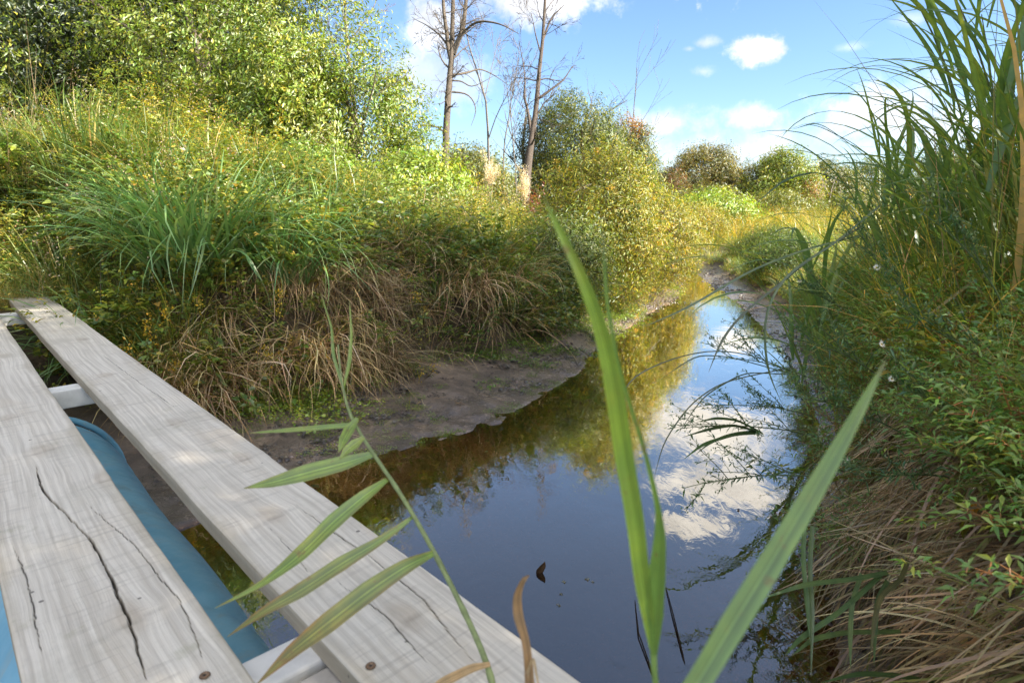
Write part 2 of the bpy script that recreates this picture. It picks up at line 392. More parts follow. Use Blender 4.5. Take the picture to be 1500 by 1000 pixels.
def wood_mat(name, seed, knots):
    m, t, o = new_mat(name)
    tco = t.node('ShaderNodeTexCoord'); P = tco.outputs['Object']
    off = t.node('ShaderNodeMapping'); off.inputs['Location'].default_value = (seed*3.1, seed*7.7, 0); t.l.new(P, off.inputs[0]); P = off.outputs[0]
    sp = t.node('ShaderNodeSeparateXYZ'); t.l.new(P, sp.inputs[0])
    rsp = t.node('ShaderNodeSeparateXYZ'); t.l.new(tco.outputs['Object'], rsp.inputs[0])
    low = t.node('ShaderNodeMapping'); low.inputs['Scale'].default_value = (2.2, .9, 1); t.l.new(P, low.inputs[0])
    wob = t.math('MULTIPLY', t.math('SUBTRACT', t.noise(low.outputs[0], 1.6, 3, .5), .5), .055)
    # bend the grain around each knot
    kmask = None; bend = wob
    for (ky, kx, kr) in knots:
        dx = t.math('SUBTRACT', rsp.outputs[0], kx); dy = t.math('SUBTRACT', rsp.outputs[1], ky)
        dd = t.math('ADD', t.math('MULTIPLY', t.math('MULTIPLY', dx, dx), 1/kr**2), t.math('MULTIPLY', t.math('MULTIPLY', dy, dy), 1/(kr*1.9)**2))
        g = t.math('POWER', 2.718, t.math('MULTIPLY', dd, -1))
        s_ = t.math('DIVIDE', dx, t.math('ADD', t.math('ABSOLUTE', dx), kr*.6))
        bend = t.math('SUBTRACT', bend, t.math('MULTIPLY', t.math('MULTIPLY', g, s_), kr*.45))
        kmask = g if kmask is None else t.math('MAXIMUM', kmask, g)
    cx = t.math('ADD', sp.outputs[0], bend)
    cb = t.node('ShaderNodeCombineXYZ'); t.put(cb.inputs[0], t.math('MULTIPLY', cx, 95)); t.put(cb.inputs[1], t.math('MULTIPLY', sp.outputs[1], 1.5))
    t.put(cb.inputs[2], t.math('MULTIPLY', sp.outputs[2], 60))
    g1 = t.noise(cb.outputs[0], 1, 4, .6)
    cb2 = t.node('ShaderNodeCombineXYZ'); t.put(cb2.inputs[0], t.math('MULTIPLY', cx, 420)); t.put(cb2.inputs[1], t.math('MULTIPLY', sp.outputs[1], 7)); 
    g2 = t.noise(cb2.outputs[0], 1, 3, .6)
    # growth rings as soft bands across
    rings = t.math('SINE', t.math('MULTIPLY', cx, 330)); 
    blotch = t.noise(low.outputs[0], 3.0, 5, .6); fine = t.noise(P, 45, 5, .7)
    c = t.mix(t.mapr(g1, .3, .7), (.50, .45, .375), (.71, .655, .56))
    c = t.mix(t.mapr(rings, -1, 1, 0, .07), c, (.44, .41, .37))
    c = t.mix(t.mapr(g2, .6, .74, 0, .3), c, (.33, .30, .26))
    c = t.mix(t.mapr(blotch, .5, .75, 0, .5), c, (.56, .48, .37))
    c = t.mix(t.mapr(fine, .55, .75, 0, .25), c, (.40, .37, .33))
    # short cross lines of saw marks and grime by the knots
    cb3 = t.node('ShaderNodeCombineXYZ'); t.put(cb3.inputs[0], t.math('MULTIPLY', sp.outputs[0], 5)); t.put(cb3.inputs[1], t.math('MULTIPLY', sp.outputs[1], 60))
    saw = t.noise(cb3.outputs[0], 1, 3, .5, .5)
    c = t.mix(t.math('MULTIPLY', t.mapr(saw, .52, .66, 0, .45), t.mapr(blotch, .42, .6)), c, (.36, .32, .27))
    c = t.mix(t.mapr(kmask, .35, .95, 0, .38), c, (.40, .32, .23))
    rx = t.math('ABSOLUTE', t.math('SUBTRACT', rsp.outputs[0], .142))
    dirt = t.math('MULTIPLY', t.mapr(t.math('ADD', rx, t.math('MULTIPLY', t.math('SUBTRACT', blotch, .5), .09)), .115, .145, 0, .45), 1)
    c = t.mix(dirt, c, (.36, .31, .22))
    sm = t.noise(P, 2.6, 6, .68); c = t.mix(t.mapr(sm, .52, .66, 0, .35), c, (.40, .37, .30))
    gr = t.noise(P, 6.5, 5, .7); c = t.mix(t.mapr(gr, .60, .72, 0, .35), c, (.30, .29, .17))
    vo = t.node('ShaderNodeTexVoronoi'); vo.inputs['Scale'].default_value = 9; t.l.new(P, vo.inputs['Vector'])
    c = t.mix(t.mapr(vo.outputs['Distance'], .035, .055, .75, 0), c, (.07, .06, .05))
    ca = t.node('ShaderNodeAttribute', attribute_name='tone')
    c = t.mix(1., c, ca.outputs['Color'], 'MULTIPLY')
    p = t.node('ShaderNodeBsdfPrincipled'); t.put(p.inputs['Base Color'], c)
    p.inputs['Roughness'].default_value = .72; p.inputs['Specular IOR Level'].default_value = .3
    b = t.node('ShaderNodeBump'); b.inputs['Strength'].default_value = .55; b.inputs['Distance'].default_value = .004
    hh = t.math('ADD', t.math('ADD', g1, t.math('MULTIPLY', g2, -.6)), t.math('MULTIPLY', saw, .35))
    t.put(b.inputs['Height'], hh); t.l.new(b.outputs[0], p.inputs['Normal'])
    t.l.new(p.outputs[0], o.inputs[0]); return m

def plastic_mat():
    m, t, o = new_mat('faded blue plastic'); tco = t.node('ShaderNodeTexCoord')
    n = t.noise(tco.outputs['Object'], 4, 5, .6); n2 = t.noise(tco.outputs['Object'], 60, 4, .7)
    c = t.mix(t.mapr(n, .35, .7), (.13, .34, .47), (.20, .43, .55)); c = t.mix(t.mapr(n2, .6, .75, 0, .4), c, (.3, .38, .40))
    st = t.node('ShaderNodeMapping'); st.inputs['Rotation'].default_value = (0, 0, .78); st.inputs['Scale'].default_value = (9, 1.2, 3); t.l.new(tco.outputs['Object'], st.inputs[0])
    n4 = t.noise(st.outputs[0], 2.2, 6, .7)
    c = t.mix(t.mapr(n4, .5, .72, 0, .55), c, (.30, .33, .31)); c = t.mix(t.mapr(n, .58, .75, 0, .5), c, (.11, .12, .10))
    p = t.node('ShaderNodeBsdfPrincipled'); t.put(p.inputs['Base Color'], c); t.put(p.inputs['Roughness'], t.mapr(n4, .3, .7, .3, .65))
    t.l.new(p.outputs[0], o.inputs[0]); return m
M_BLUE = plastic_mat()

# ------------------------------------------------------------------ terrain
LP = np.array([(-30, -14), (-12, -5), (-7, -2), (-4, .6), (-2.6, 2.05), (-1.67, 2.97), (-1.18, 3.51), (-.71, 4.0), (-.35, 4.25), (-.1, 4.48), (.28, 5.2), (.68, 5.94), (.93, 6.7), (1.09, 7.35),
               (1.58, 8.19), (2.1, 9.3), (2.86, 10.6), (3.3, 11.9), (3.78, 13.3), (3.6, 15.2), (2.4, 16.6), (0, 18), (-6, 20), (-20, 24), (-60, 36)], float)
RP = np.array([(-26, -20), (-6, -6), (-1.5, -2), (.2, -.4), (.72, .5), (.95, 1.2), (1.17, 1.85), (1.52, 2.74), (1.95, 3.6), (2.35, 4.5), (2.8, 5.8), (3.24, 7.3), (3.5, 8.6), (3.76, 9.9),
               (4.0, 11.8), (4.22, 13.5), (4.45, 15.3), (3.9, 17.2), (1.5, 19.0), (-6, 22), (-20, 26.5), (-60, 39)], float)
def dist_poly(x, y, P):
    d = np.full(x.shape, 1e9)
    for a, b in zip(P[:-1], P[1:]):
        ab = b-a; tt = np.clip(((x-a[0])*ab[0]+(y-a[1])*ab[1])/(ab@ab), 0, 1)
        d = np.minimum(d, np.hypot(x-a[0]-tt*ab[0], y-a[1]-tt*ab[1]))
    return d
_poly = np.concatenate([LP, RP[::-1]])
def in_poly(x, y):
    c = np.zeros(x.shape, bool); q = _poly; j = len(q)-1
    for i in range(len(q)):
        xi, yi = q[i]; xj, yj = q[j]
        with np.errstate(divide='ignore', invalid='ignore'):
            c ^= ((yi > y) != (yj > y)) & (x < (xj-xi)*(y-yi)/(yj-yi+1e-12)+xi)
        j = i
    return c
def classify(x, y):
    dl = dist_poly(x, y, LP); dr = dist_poly(x, y, RP); ins = in_poly(x, y)
    return dl, dr, ins, (dl < dr) & ~ins
S_ = lambda v, a, b: (lambda t: t*t*(3-2*t))(np.clip((v-a)/(b-a), 0, 1))
def mudw_left(x, y): return np.interp(y, [-5, 2, 3.5, 4.6, 6.0, 7.0, 8.2, 10, 12.5, 14, 16], [1.2, 1.15, 1.1, 1.25, .95, .35, .5, .55, .3, .2, .2])
def mudw_right(x, y): return np.interp(y, [0, 3, 5, 7, 9, 12, 14, 17], [.12, .15, .25, .4, .55, .5, .45, .8])
BD = np.array([-.685, .729]); BN = np.array([.729, .685])
def height(x, y, detail=True):
    dl, dr, ins, left = classify(x, y)
    mwl = mudw_left(x, y); mwr = mudw_right(x, y)
    top = np.interp(y, [0, 6, 8, 10, 13, 17, 25, 60], [.95, .95, .85, .65, .42, .35, .4, .6])
    rise = np.interp(y, [0, 7, 9, 11, 14, 20], [.9, 1.25, 1.1, .65, .25, .05])
    hl = .19*np.clip(dl/mwl, 0, 1)**1.15 + (top-.19)*S_(dl, mwl, mwl+.75) + rise*S_(dl, 1.0, 5.2)
    topr = np.interp(y, [0, 4, 7, 10, 17, 30], [.85, .85, .6, .32, .28, .4])
    hr = .09*np.clip(dr/mwr, 0, 1) + (topr-.09)*S_(dr, mwr, mwr+np.interp(y, [3, 5], [.27, .45])) + .15*S_(dr, 1, 4)
    bed = -.42*S_(np.minimum(dl, dr*1.4), 0, 1.6)-.015-.1*np.clip(np.minimum(dl, dr), 0, 1)
    z = np.where(ins, bed, np.where(left, hl, hr))
    s = x*BD[0]+y*BD[1]; n = x*BN[0]+y*BN[1]
    k = np.exp(-((np.maximum(0, np.abs(n-.35)-.45)/.35)**2))*S_(s, 5.9, 6.5)*(1-S_(s, 8.2, 9.5))
    z = np.where(left, z*(1-k)+k*(.775+.02*(s-7)), z)
    kc = np.exp(-((np.maximum(0, np.abs(n-.3)-.75)/.25)**2))*(1-S_(s, 7, 8))
    z = np.where(left, z*(1-kc)+kc*np.minimum(z, .30+.475*S_(s, 5.6, 6.6)), z)
    k2 = np.exp(-((np.maximum(0, np.abs(n-.35)-.5)/.35)**2))*(1-S_(s, -.9, -.4))
    z = z*(1-k2)+k2*np.minimum(z, .76)
    if detail:
        m = np.where(ins, .35, 1.0)
        z = z+m*.05*(fbm(x*1.7, y*1.7, 3)-.5)
        mud = np.where(ins, .5*S_(.25-np.minimum(dl, dr), 0, .25), np.where(left, 1-.5*S_(dl, mwl, mwl+.3), 1-.5*S_(dr, mwr, mwr+.3)))
        z = z+mud*(.045*(fbm(x*8+4, y*8, 4)-.5)-.03*np.clip(.36-vnoise(x*7, y*7+9), 0, 1)*np.clip(dl/.2, 0, 1))
    z = z+.25*(fbm(x*.12, y*.12, 3)-.5)*S_(np.hypot(x, y), 18, 40)
    return z
def axis(a, b, fine, far, grow=1.12):
    v = list(np.arange(a, b, fine)); st = fine; p = v[-1]
    up = []
    while p < far: st = min(st*grow, 20); p += st; up.append(p)
    st = fine; p = a; dn = []
    while p > -far: st = min(st*grow, 20); p -= st; dn.append(p)
    return np.array(dn[::-1]+v+up)
gx = axis(-3.6, 4.6, .03, 600); gy = axis(1.2, 9.5, .03, 600)
XX, YY = np.meshgrid(gx, gy); ZZ = height(XX, YY)
dl, dr, ins, left = classify(XX, YY)
mud = np.where(ins, 1, np.where(left, 1-S_(dl, mudw_left(XX, YY)*.9, mudw_left(XX, YY)+.25), 1-S_(dr, mudw_right(XX, YY), mudw_right(XX, YY)+.3)))
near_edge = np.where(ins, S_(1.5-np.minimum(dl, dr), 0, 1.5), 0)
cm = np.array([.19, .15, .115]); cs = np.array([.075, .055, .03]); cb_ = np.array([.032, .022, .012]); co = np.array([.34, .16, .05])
C = cs*(1-mud[..., None])+cm*mud[..., None]
bedc = cb_+(co-cb_)*(near_edge**1.5)[..., None]*np.clip(fbm(XX*2, YY*2, 3)*1.5, 0, 1)[..., None]  # silt and rusty shallows; darker offshore stands in for depth absorbing light
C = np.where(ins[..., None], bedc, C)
far = S_(np.hypot(XX, YY), 16, 24)[..., None]; C = C*(1-far)+np.array([.12, .12, .03])*far
g = Geo(); nx, ny = len(gx), len(gy)
i = (np.arange(ny-1)[:, None]*nx+np.arange(nx-1)[None]).ravel()
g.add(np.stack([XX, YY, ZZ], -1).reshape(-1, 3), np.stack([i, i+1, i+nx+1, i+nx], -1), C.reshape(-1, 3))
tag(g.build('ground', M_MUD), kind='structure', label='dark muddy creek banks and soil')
g = Geo(); g.add([(-80, -40, 0), (30, -40, 0), (30, 50, 0), (-80, 50, 0)], [(0, 1, 2, 3)], (1, 1, 1))
tag(g.build('water', M_WATER), kind='structure', label='still brown creek water reflecting sky')

# ------------------------------------------------------------------ footbridge
def bp(s, n, z): return np.array([*(s*BD+n*BN), z])
bridge = empty('footbridge', (0, 0, 0)); tag(bridge, 'weathered grey two-plank footbridge crossing the creek at lower left', 'bridge')
brot = math.atan2(BD[1], BD[0])-math.pi/2         # object y axis runs along the planks
PT, TH = .85, .042
def plank(s0, s1, n0, n1, z, crack, knots, seed, chips, toneend=None):
    Wd = n1-n0; nw = 236; 
    ys = np.concatenate([np.arange(s0, .5, .08), np.arange(.5, 3.6, .012), np.arange(3.6, s1, .05), [s1]])
    xs = np.linspace(0, Wd, nw); xs = Wd*(.5-.5*np.cos(np.pi*xs/Wd))*.12+xs*.88
    Xg, Yg = np.meshgrid(xs, ys)
    wav = .006*(vnoise(Yg*1.7+seed*9, Yg*0+3)-.5)
    ew = .006*(fbm(Yg*3+seed, Yg*0+1, 3)-.5)
    edge = np.minimum(Xg, Wd-Xg)
    Zg = -.0045*np.clip(1-edge/.006, 0, 1)**2+wav
    Zg += .0028*(fbm(Xg*8+seed, Yg*2.5, 3)-.5)
    tone = np.ones(Xg.shape)
    for (ky, kx, kr) in knots:      # sanded-down hollow with a low step across the board
        d = np.exp(-((Xg-kx)/(kr*2.2))**2-((Yg-ky)/(kr*.8))**2); Zg += .004*d
        st = np.exp(-((Yg-ky-(Xg-kx)*.22+kr*.5)/.006)**2)*np.exp(-((Xg-kx)/(kr*1.6))**2); Zg -= .003*st; tone -= .25*st
    for (path, wd, dp) in crack:
        path = np.array(path); cxs = np.interp(Yg, path[:, 0], path[:, 1])+.004*(vnoise(Yg*28, Yg*0+seed)-.5)+.003*(vnoise(Yg*90, Yg*0)-.5)
        on = (Yg > path[0, 0]) & (Yg < path[-1, 0])
        wloc = wd*(.6+.7*vnoise(Yg*9+seed, Yg*0))*np.clip(np.minimum(Yg-path[0, 0], path[-1, 0]-Yg)/.12, 0, 1)
        kk = np.clip(1.25-np.abs(Xg-cxs)/(wloc+1e-4), 0, 1)*on
        Zg -= dp*kk; tone *= 1-.86*np.clip(kk*1.6, 0, 1)
    if toneend is not None:
        e = S_(Yg, toneend-.5, toneend); tone *= 1-.42*e
    top = np.stack([Xg+np.where(Xg < Wd/2, -1, 1)*0+ew, Yg, Zg], -1)
    g = Geo(); m_, n_ = len(ys), len(xs)
    i = (np.arange(m_-1)[:, None]*n_+np.arange(n_-1)[None]).ravel()
    tc_ = np.repeat(tone[..., None], 3, -1)
    g.add(top.reshape(-1, 3), np.stack([i, i+1, i+n_+1, i+n_], -1), tc_.reshape(-1, 3))
    for side in (0, -1):
        col_ = top[:, side]; zs = np.array([0, -.25, -.6, -1])*TH
        V = np.stack([col_+np.array([0, 0, 1])*z_+np.array([(-1 if side == 0 else 1)*.0015*(k > 0), 0, 0]) for k, z_ in enumerate(zs)], 1)
        V[..., 0] += .0012*(vnoise(V[..., 1]*40, V[..., 2]*300)-.5)
        k = len(zs); i = (np.arange(m_-1)[:, None]*k+np.arange(k-1)[None]).ravel()
        F = np.stack([i, i+1, i+k+1, i+k], -1)
        if side == 0: F = F[:, ::-1]
        g.add(V.reshape(-1, 3), F, (.80, .76, .68))
    b0 = top[:, 0]-[0.0015, 0, TH]; b1 = top[:, -1]-[-.0015, 0, TH]
    V = np.stack([b0, b1], 1).reshape(-1, 3); i = np.arange(m_-1)*2
    g.add(V, np.stack([i, i+2, i+3, i+1], -1), (.6, .55, .5))
    for e in (0, -1):
        V = np.stack([top[e], top[e]-[0, 0, TH]], 1).reshape(-1, 3); i = np.arange(n_-1)*2
        F = np.stack([i, i+1, i+3, i+2], -1); g.add(V, F if e == 0 else F[:, ::-1], (.7, .66, .6))
    o = g.build('plank', wood_mat('weathered plank wood %d' % seed, seed, knots), bridge)
    o.location = (*(n0*BN), z); o.rotation_euler = (0, 0, brot); return o
# local x = n - n0 (towards the right of the bridge), local y = s
def sn(px, py, n0): # pixel on the deck -> (s, local x)
    r = ray(px, py); t_ = (EYE-PT)/-r[2]; p = r[:2]*t_; return float(p@BD), float(p@BN)-n0
ck = [sn(x, y, .003) for x, y in [(215, 1000), (205, 965), (190, 915), (168, 860), (150, 820), (130, 785), (90, 745), (62, 715), (50, 680)]]
ck2 = [sn(x, y, .003) for x, y in [(300, 975), (285, 930), (262, 880), (225, 835), (200, 800), (160, 765), (125, 735)]]
def chk(pts, n0, w_=.0009, d_=.003): return ([sn(x, y, n0) for x, y in pts], w_, d_)
more1 = [chk([(60, 960), (50, 900), (40, 850), (20, 800)], .003, .0013)]
more2 = [chk([(260, 600), (210, 565), (150, 520)], .426), chk([(640, 985), (560, 900), (490, 850)], .426, .0012), chk([(460, 850), (420, 800), (395, 775)], .426)]
p1 = plank(-1.15, 6.55, .003, .294, PT, [(ck, .0024, .02), (ck2, .0010, .004)]+more1,
      [(*sn(190, 905, .003), .05), (*sn(155, 700, .003), .045), (*sn(60, 660, .003), .05), (2.95, .12, .04), (4.2, .2, .05)], 1, [])
ck3 = [sn(x, y, .426) for x, y in [(720, 1000), (620, 880), (540, 815), (480, 775), (430, 738)]]
k2 = [sn(400, 755, .426), sn(355, 672, .426), sn(255, 620, .426), sn(155, 550, .426), sn(120, 497, .426), sn(590, 905, .426)]
p2 = plank(-1.3, 6.85, .426, .7025, PT+.002, [(ck3, .0014, .006)]+more2, [(s, x, .042) for s, x in k2], 2, [], toneend=6.3)
tag(p1, 'plank with a long open crack'); tag(p2, 'plank at the outer edge reaching into the grass')
def rbox(L, Wd, H, b, col):
    g = Geo(); q = []
    for (a, c) in ((-1, -1), (1, -1), (1, 1), (-1, 1)):
        for k in range(3):
            th = math.radians({(-1, -1): 180, (1, -1): 270, (1, 1): 0, (-1, 1): 90}[(a, c)]+k*45)
            q.append((a*(Wd/2-b)+b*math.cos(th), c*(H/2-b)+b*math.sin(th)))
    q = np.array(q); xs = np.linspace(-L/2, L/2, 14)
    V = np.array([[(x, u, v) for u, v in q] for x in xs]); n = len(q)
    i = (np.arange(len(xs)-1)[:, None]*n); j = np.arange(n)[None]
    F = np.stack([i+j, i+(j+1) % n, i+n+(j+1) % n, i+n+j], -1).reshape(-1, 4)[:, ::-1]
    g.add(V.reshape(-1, 3), F, col)
    for e in (0, -1):
        c = np.concatenate([V[e], [[xs[e], 0, 0]]]); T = np.stack([np.arange(n), (np.arange(n)+1) % n, np.full(n, n)], -1)
        g.add(c, T if e == 0 else T[:, ::-1], col)
    return g
for (s, zz, wd, hh, col, nm, n0, n1) in [(1.03, -.045, .095, .085, (.60, .59, .56), 'white painted cross beam', -.3, .66), (.925, -.062, .09, .1, (.40, .37, .33), 'grey wooden cross beam', -.3, .64),
                             (3.47, -.05, .1, .09, (.66, .66, .63), 'white painted cross beam', -.25, .62), (6.2, -.05, .1, .09, (.62, .62, .60), 'white painted cross beam at the far end', -.15, .66)]:
    o = rbox(n1-n0, wd, hh, .006, col).build('cross_beam', M_PAINT, bridge, smooth=False)
    o.location = bp(s, (n0+n1)/2, PT-TH+zz+.0018-.002); o.rotation_euler = (0, 0, brot)
    tag(o, nm)
def screw(px, py):
    r = ray(px, py); t_ = (EYE-PT-.003)/-r[2]; p = r*t_+[0, 0, EYE]
    g = Geo(); a = np.linspace(0, 2*np.pi, 12, endpoint=False)
    prof = [(.0095, .0006, (.10, .06, .03)), (.0085, .0022, (.14, .08, .04)), (.005, .003, (.22, .13, .07)), (.0045, .0018, (.25, .17, .11)), (.0015, .001, (.02, .015, .01)), (.0001, -.001, (.02, .015, .01))]
    V = np.concatenate([np.stack([np.cos(a)*r_, np.sin(a)*r_, a*0+z], -1) for r_, z, c in prof]); cc = np.repeat(np.array([c for *_, c in prof]), 12, 0)
    i = np.arange(len(prof)-1)[:, None]*12; j = np.arange(12)[None]
    g.add(V, np.stack([i+j, i+(j+1) % 12, i+12+(j+1) % 12, i+12+j], -1).reshape(-1, 4), cc)
    o = g.build('screw', M_RUST, bridge); o.location = p
screw(300, 989); screw(543, 975)

# ------------------------------------------------------------------ blue float
bar = empty('float_drum', (0, 0, 0)); tag(bar, 'faded blue plastic float drum lying under the planks', 'float drum')
A0, A1, nc, zc = .1, 3.42, .2, .38
g = Geo(); prof = []
for s in np.concatenate([[A0], np.linspace(A0+.02, A1, 90)]):
    r = .325+.006*math.sin((s-.4)*5.2)
    for c in (.75, 1.55, 2.32, 2.95): r -= .012*math.exp(-((s-c)/.035)**2)
    e = min((A1-s)/.22, (s-A0)/.12, 1); r *= .80+.20*math.sqrt(max(0, 1-(1-e)**2))
    prof.append((s, r))
prof = [(A0, .0)]+prof+[(A1-.02, .2), (A1-.03, .0)]
a = np.linspace(0, 2*np.pi, 40, endpoint=False)
V = np.array([[bp(s, nc+r*math.cos(t), zc+r*math.sin(t)*1.02) for t in a] for s, r in prof]); n = 40
i = (np.arange(len(prof)-1)[:, None]*n); j = np.arange(n)[None]
g.add(V.reshape(-1, 3), np.stack([i+j, i+(j+1) % n, i+n+(j+1) % n, i+n+j], -1).reshape(-1, 4), (1, 1, 1))
g.build('shell', M_BLUE, bar)
g = Geo(); tt = np.linspace(0, 2*np.pi, 49)
tube(g, [bp(3.33, nc+.335*math.cos(t), zc+.34*math.sin(t)) for t in tt], .014, (.7, .7, .7), 8); g.build('rim', M_BLUE, bar)

# ------------------------------------------------------------------ plant prototypes for instancing
GREEN = [((.075, .14, .03), 3), ((.12, .19, .035), 3), ((.19, .22, .04), 2), ((.27, .25, .05), 1), ((.38, .30, .13), .8)]
BLUEG = [((.07, .14, .04), 3), ((.10, .18, .055), 3), ((.15, .21, .05), 1), ((.36, .30, .15), .5)]
YELL = [((.22, .24, .035), 3), ((.31, .29, .045), 3), ((.14, .18, .03), 2), ((.42, .32, .06), 1)]
DRY = [((.44, .34, .20), 3), ((.34, .25, .14), 3), ((.20, .13, .07), 2), ((.56, .47, .32), 1.2), ((.22, .22, .07), .8)]
WEED = [((.085, .15, .03), 3), ((.14, .20, .035), 3), ((.21, .23, .04), 2), ((.32, .27, .05), .8)]
U = lambda a, b, n: rng.uniform(a, b, n)
def disc(n, r):
    a = U(0, 6.283, n); q = r*np.sqrt(U(0, 1, n)); return np.stack([np.cos(a)*q, np.sin(a)*q, np.zeros(n)], -1), a
protos = {}
def proto_coll(name, geos, mat):
    c = bpy.data.collections.new(name)
    for k, g in enumerate(geos):
        o = bpy.data.objects.new('%s_%02d' % (name, k), g.mesh(name, mat)); c.objects.link(o)
    protos[name] = (c, len(geos))
def tuft(n, r, L, W, lean, bend, pal, tip=None, segs=6, kinks=.15):
    g = Geo(); P, a = disc(n, r); az = a+U(-1, 1, n)
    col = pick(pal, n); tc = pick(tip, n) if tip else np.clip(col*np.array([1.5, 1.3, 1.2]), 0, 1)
    kk = (U(.35, .8, n), np.where(U(0, 1, n) < kinks, U(.6, 1.9, n), 0))
    strips(g, P, az, U(*L, n), U(*W, n), U(*lean, n), U(*bend, n), col, tc, segs, 1.4, .8, kk); return g
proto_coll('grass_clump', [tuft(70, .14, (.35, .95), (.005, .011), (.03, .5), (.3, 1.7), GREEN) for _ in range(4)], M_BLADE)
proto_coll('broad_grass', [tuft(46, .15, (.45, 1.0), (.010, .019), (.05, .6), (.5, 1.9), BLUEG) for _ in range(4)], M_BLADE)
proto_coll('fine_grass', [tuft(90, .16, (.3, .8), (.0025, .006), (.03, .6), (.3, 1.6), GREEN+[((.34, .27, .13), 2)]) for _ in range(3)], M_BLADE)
def hanging(n, broad=False):
    g = Geo(); P, a = disc(n, .16); P[:, 2] += U(0, .1, n); az = U(-1.1, 1.1, n)
    col = pick(DRY, n)
    kk = (U(.1, .5, n), np.where(U(0, 1, n) < .5, U(.3, 1.4, n), 0))
    W = U(.005, .015, n) if broad else U(.003, .010, n)
    if broad: strips(g, P, az, U(.3, .85, n), W, U(.8, 1.4, n), U(1.4, 1.9, n), col, None, 10, .2, 1.2, (U(.3, .8, n), np.where(U(0, 1, n) < .45, U(-.6, .6, n), 0)))
    else: strips(g, P, az, U(.35, 1.0, n), W, U(.2, 1.5, n), U(.8, 2.0, n), col, None, 8, U(.5, 1.2, 1)[0], 1.5, kk)
    return g
proto_coll('hanging_straw', [hanging(75) for _ in range(4)], M_DRY)
proto_coll('hanging_straw_near', [hanging(60, True) for _ in range(4)], M_DRY)
def forb(h, nst, leafL, leafW, pal, nl=26, flower=None, spread=.07, lean=(.05, .45), fl_p=.5, branch=0):
    g = Geo()
    for k in range(nst):
        P, a = disc(1, spread); az = a; L = U(h*.65, h, 1)
        sc = pick([((.12, .13, .04), 2), ((.16, .10, .04), 1)], 1)
        c = strips(g, P, az, L, np.array([.006]), U(*lean, 1), U(.1, .9, 1), sc, sc, 7, 1.2, .2)[0]
        t_ = np.sqrt(U(.04, 1, nl)); idx = t_*7
        pos = np.stack([np.interp(idx, np.arange(8), c[:, q]) for q in range(3)], -1)
        ang = np.arange(nl)*2.4+U(0, 1, nl); el = U(-.2, .8, nl)
        D = np.stack([np.cos(ang)*np.cos(el), np.sin(ang)*np.cos(el), np.sin(el)], -1)
        if branch:
            off = D*(U(.02, branch, nl)*(1.1-t_))[:, None]; 
            for q in range(0, nl, 2): tube(g, [pos[q], pos[q]+off[q]], .0012, sc[0], 3)
            pos = pos+off
        s_ = (1.15-.6*t_)
        leaves(g, pos, D, U(.7, 1.2, nl)*leafL*s_, U(.7, 1.2, nl)*leafW*s_, pick(pal, nl), .3)
        if flower is not None and rng.random() < fl_p:
            m = 34; q = c[-1]+rng.normal(0, 1, (m, 3))*[.035, .035, .05]*h*1.4
            dd = rng.normal(0, 1, (m, 3)); leaves(g, q, dd, U(.010, .022, m), U(.008, .014, m), pick(flower, m), 0)
    return g
GOLD = [((.55, .38, .03), 3), ((.42, .34, .04), 2), ((.45, .30, .05), .3)]
PINK = [((.34, .24, .18), 2), ((.45, .36, .28), 2)]
proto_coll('goldenrod', [forb(.95, 6, .092, .023, YELL+WEED, 32, GOLD, .1, fl_p=.28) for _ in range(4)], M_LEAF)
proto_coll('seeding_weed', [forb(1.0, 6, .07, .016, YELL+WEED, 30, PINK, .1) for _ in range(3)], M_LEAF)
proto_coll('leafy_weed', [forb(.6, 8, .08, .042, WEED, 28, None, .14, (.1, .8), 0, .12) for _ in range(4)], M_LEAF)
proto_coll('small_weed', [forb(.38, 8, .03, .015, YELL+WEED, 30, GOLD, .14, (.1, .9), .13, .10) for _ in range(3)], M_LEAF)
proto_coll('aster_weed', [forb(.55, 9, .042, .0115, [((.075, .17, .05), 3), ((.11, .21, .06), 2), ((.16, .22, .05), 1)], 46, None, .12, (.15, .9), 0, .13) for _ in range(4)], M_LEAF)
def cress(n):
    g = Geo(); P, a = disc(n, .11); P[:, 2] = U(.003, .035, n); D = rng.normal(0, 1, (n, 3)); D[:, 2] = abs(D[:, 2])*.4
    leaves(g, P, D, U(.010, .024, n), U(.009, .018, n), pick([((.15, .25, .05), 3), ((.24, .30, .06), 2), ((.10, .16, .03), 1)], n), .1); return g
proto_coll('vine', [forb(.55, 8, .095, .070, [((.10, .17, .03), 3), ((.17, .24, .04), 3), ((.25, .28, .05), 2), ((.34, .22, .05), .3)], 22, None, .16, (.2, 1.1), 0, .16) for _ in range(4)], M_LEAF)
proto_coll('tall_weed', [forb(1.25, 6, .095, .026, [((.09, .17, .035), 3), ((.13, .20, .04), 2), ((.19, .22, .05), 1), ((.30, .22, .08), .3)], 40, None, .13, (.02, .35), 0, .10) for _ in range(4)], M_LEAF)
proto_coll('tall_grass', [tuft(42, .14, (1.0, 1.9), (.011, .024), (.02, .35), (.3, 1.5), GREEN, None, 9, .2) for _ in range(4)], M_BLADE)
proto_coll('seed_stalks', [tuft(16, .2, (1.2, 1.9), (.003, .005), (.02, .4), (.1, .7), [((.22, .16, .08), 1), ((.16, .17, .06), 1)], None, 8, .1) for _ in range(3)], M_BLADE)
proto_coll('cress', [cress(60) for _ in range(3)], M_LEAF)
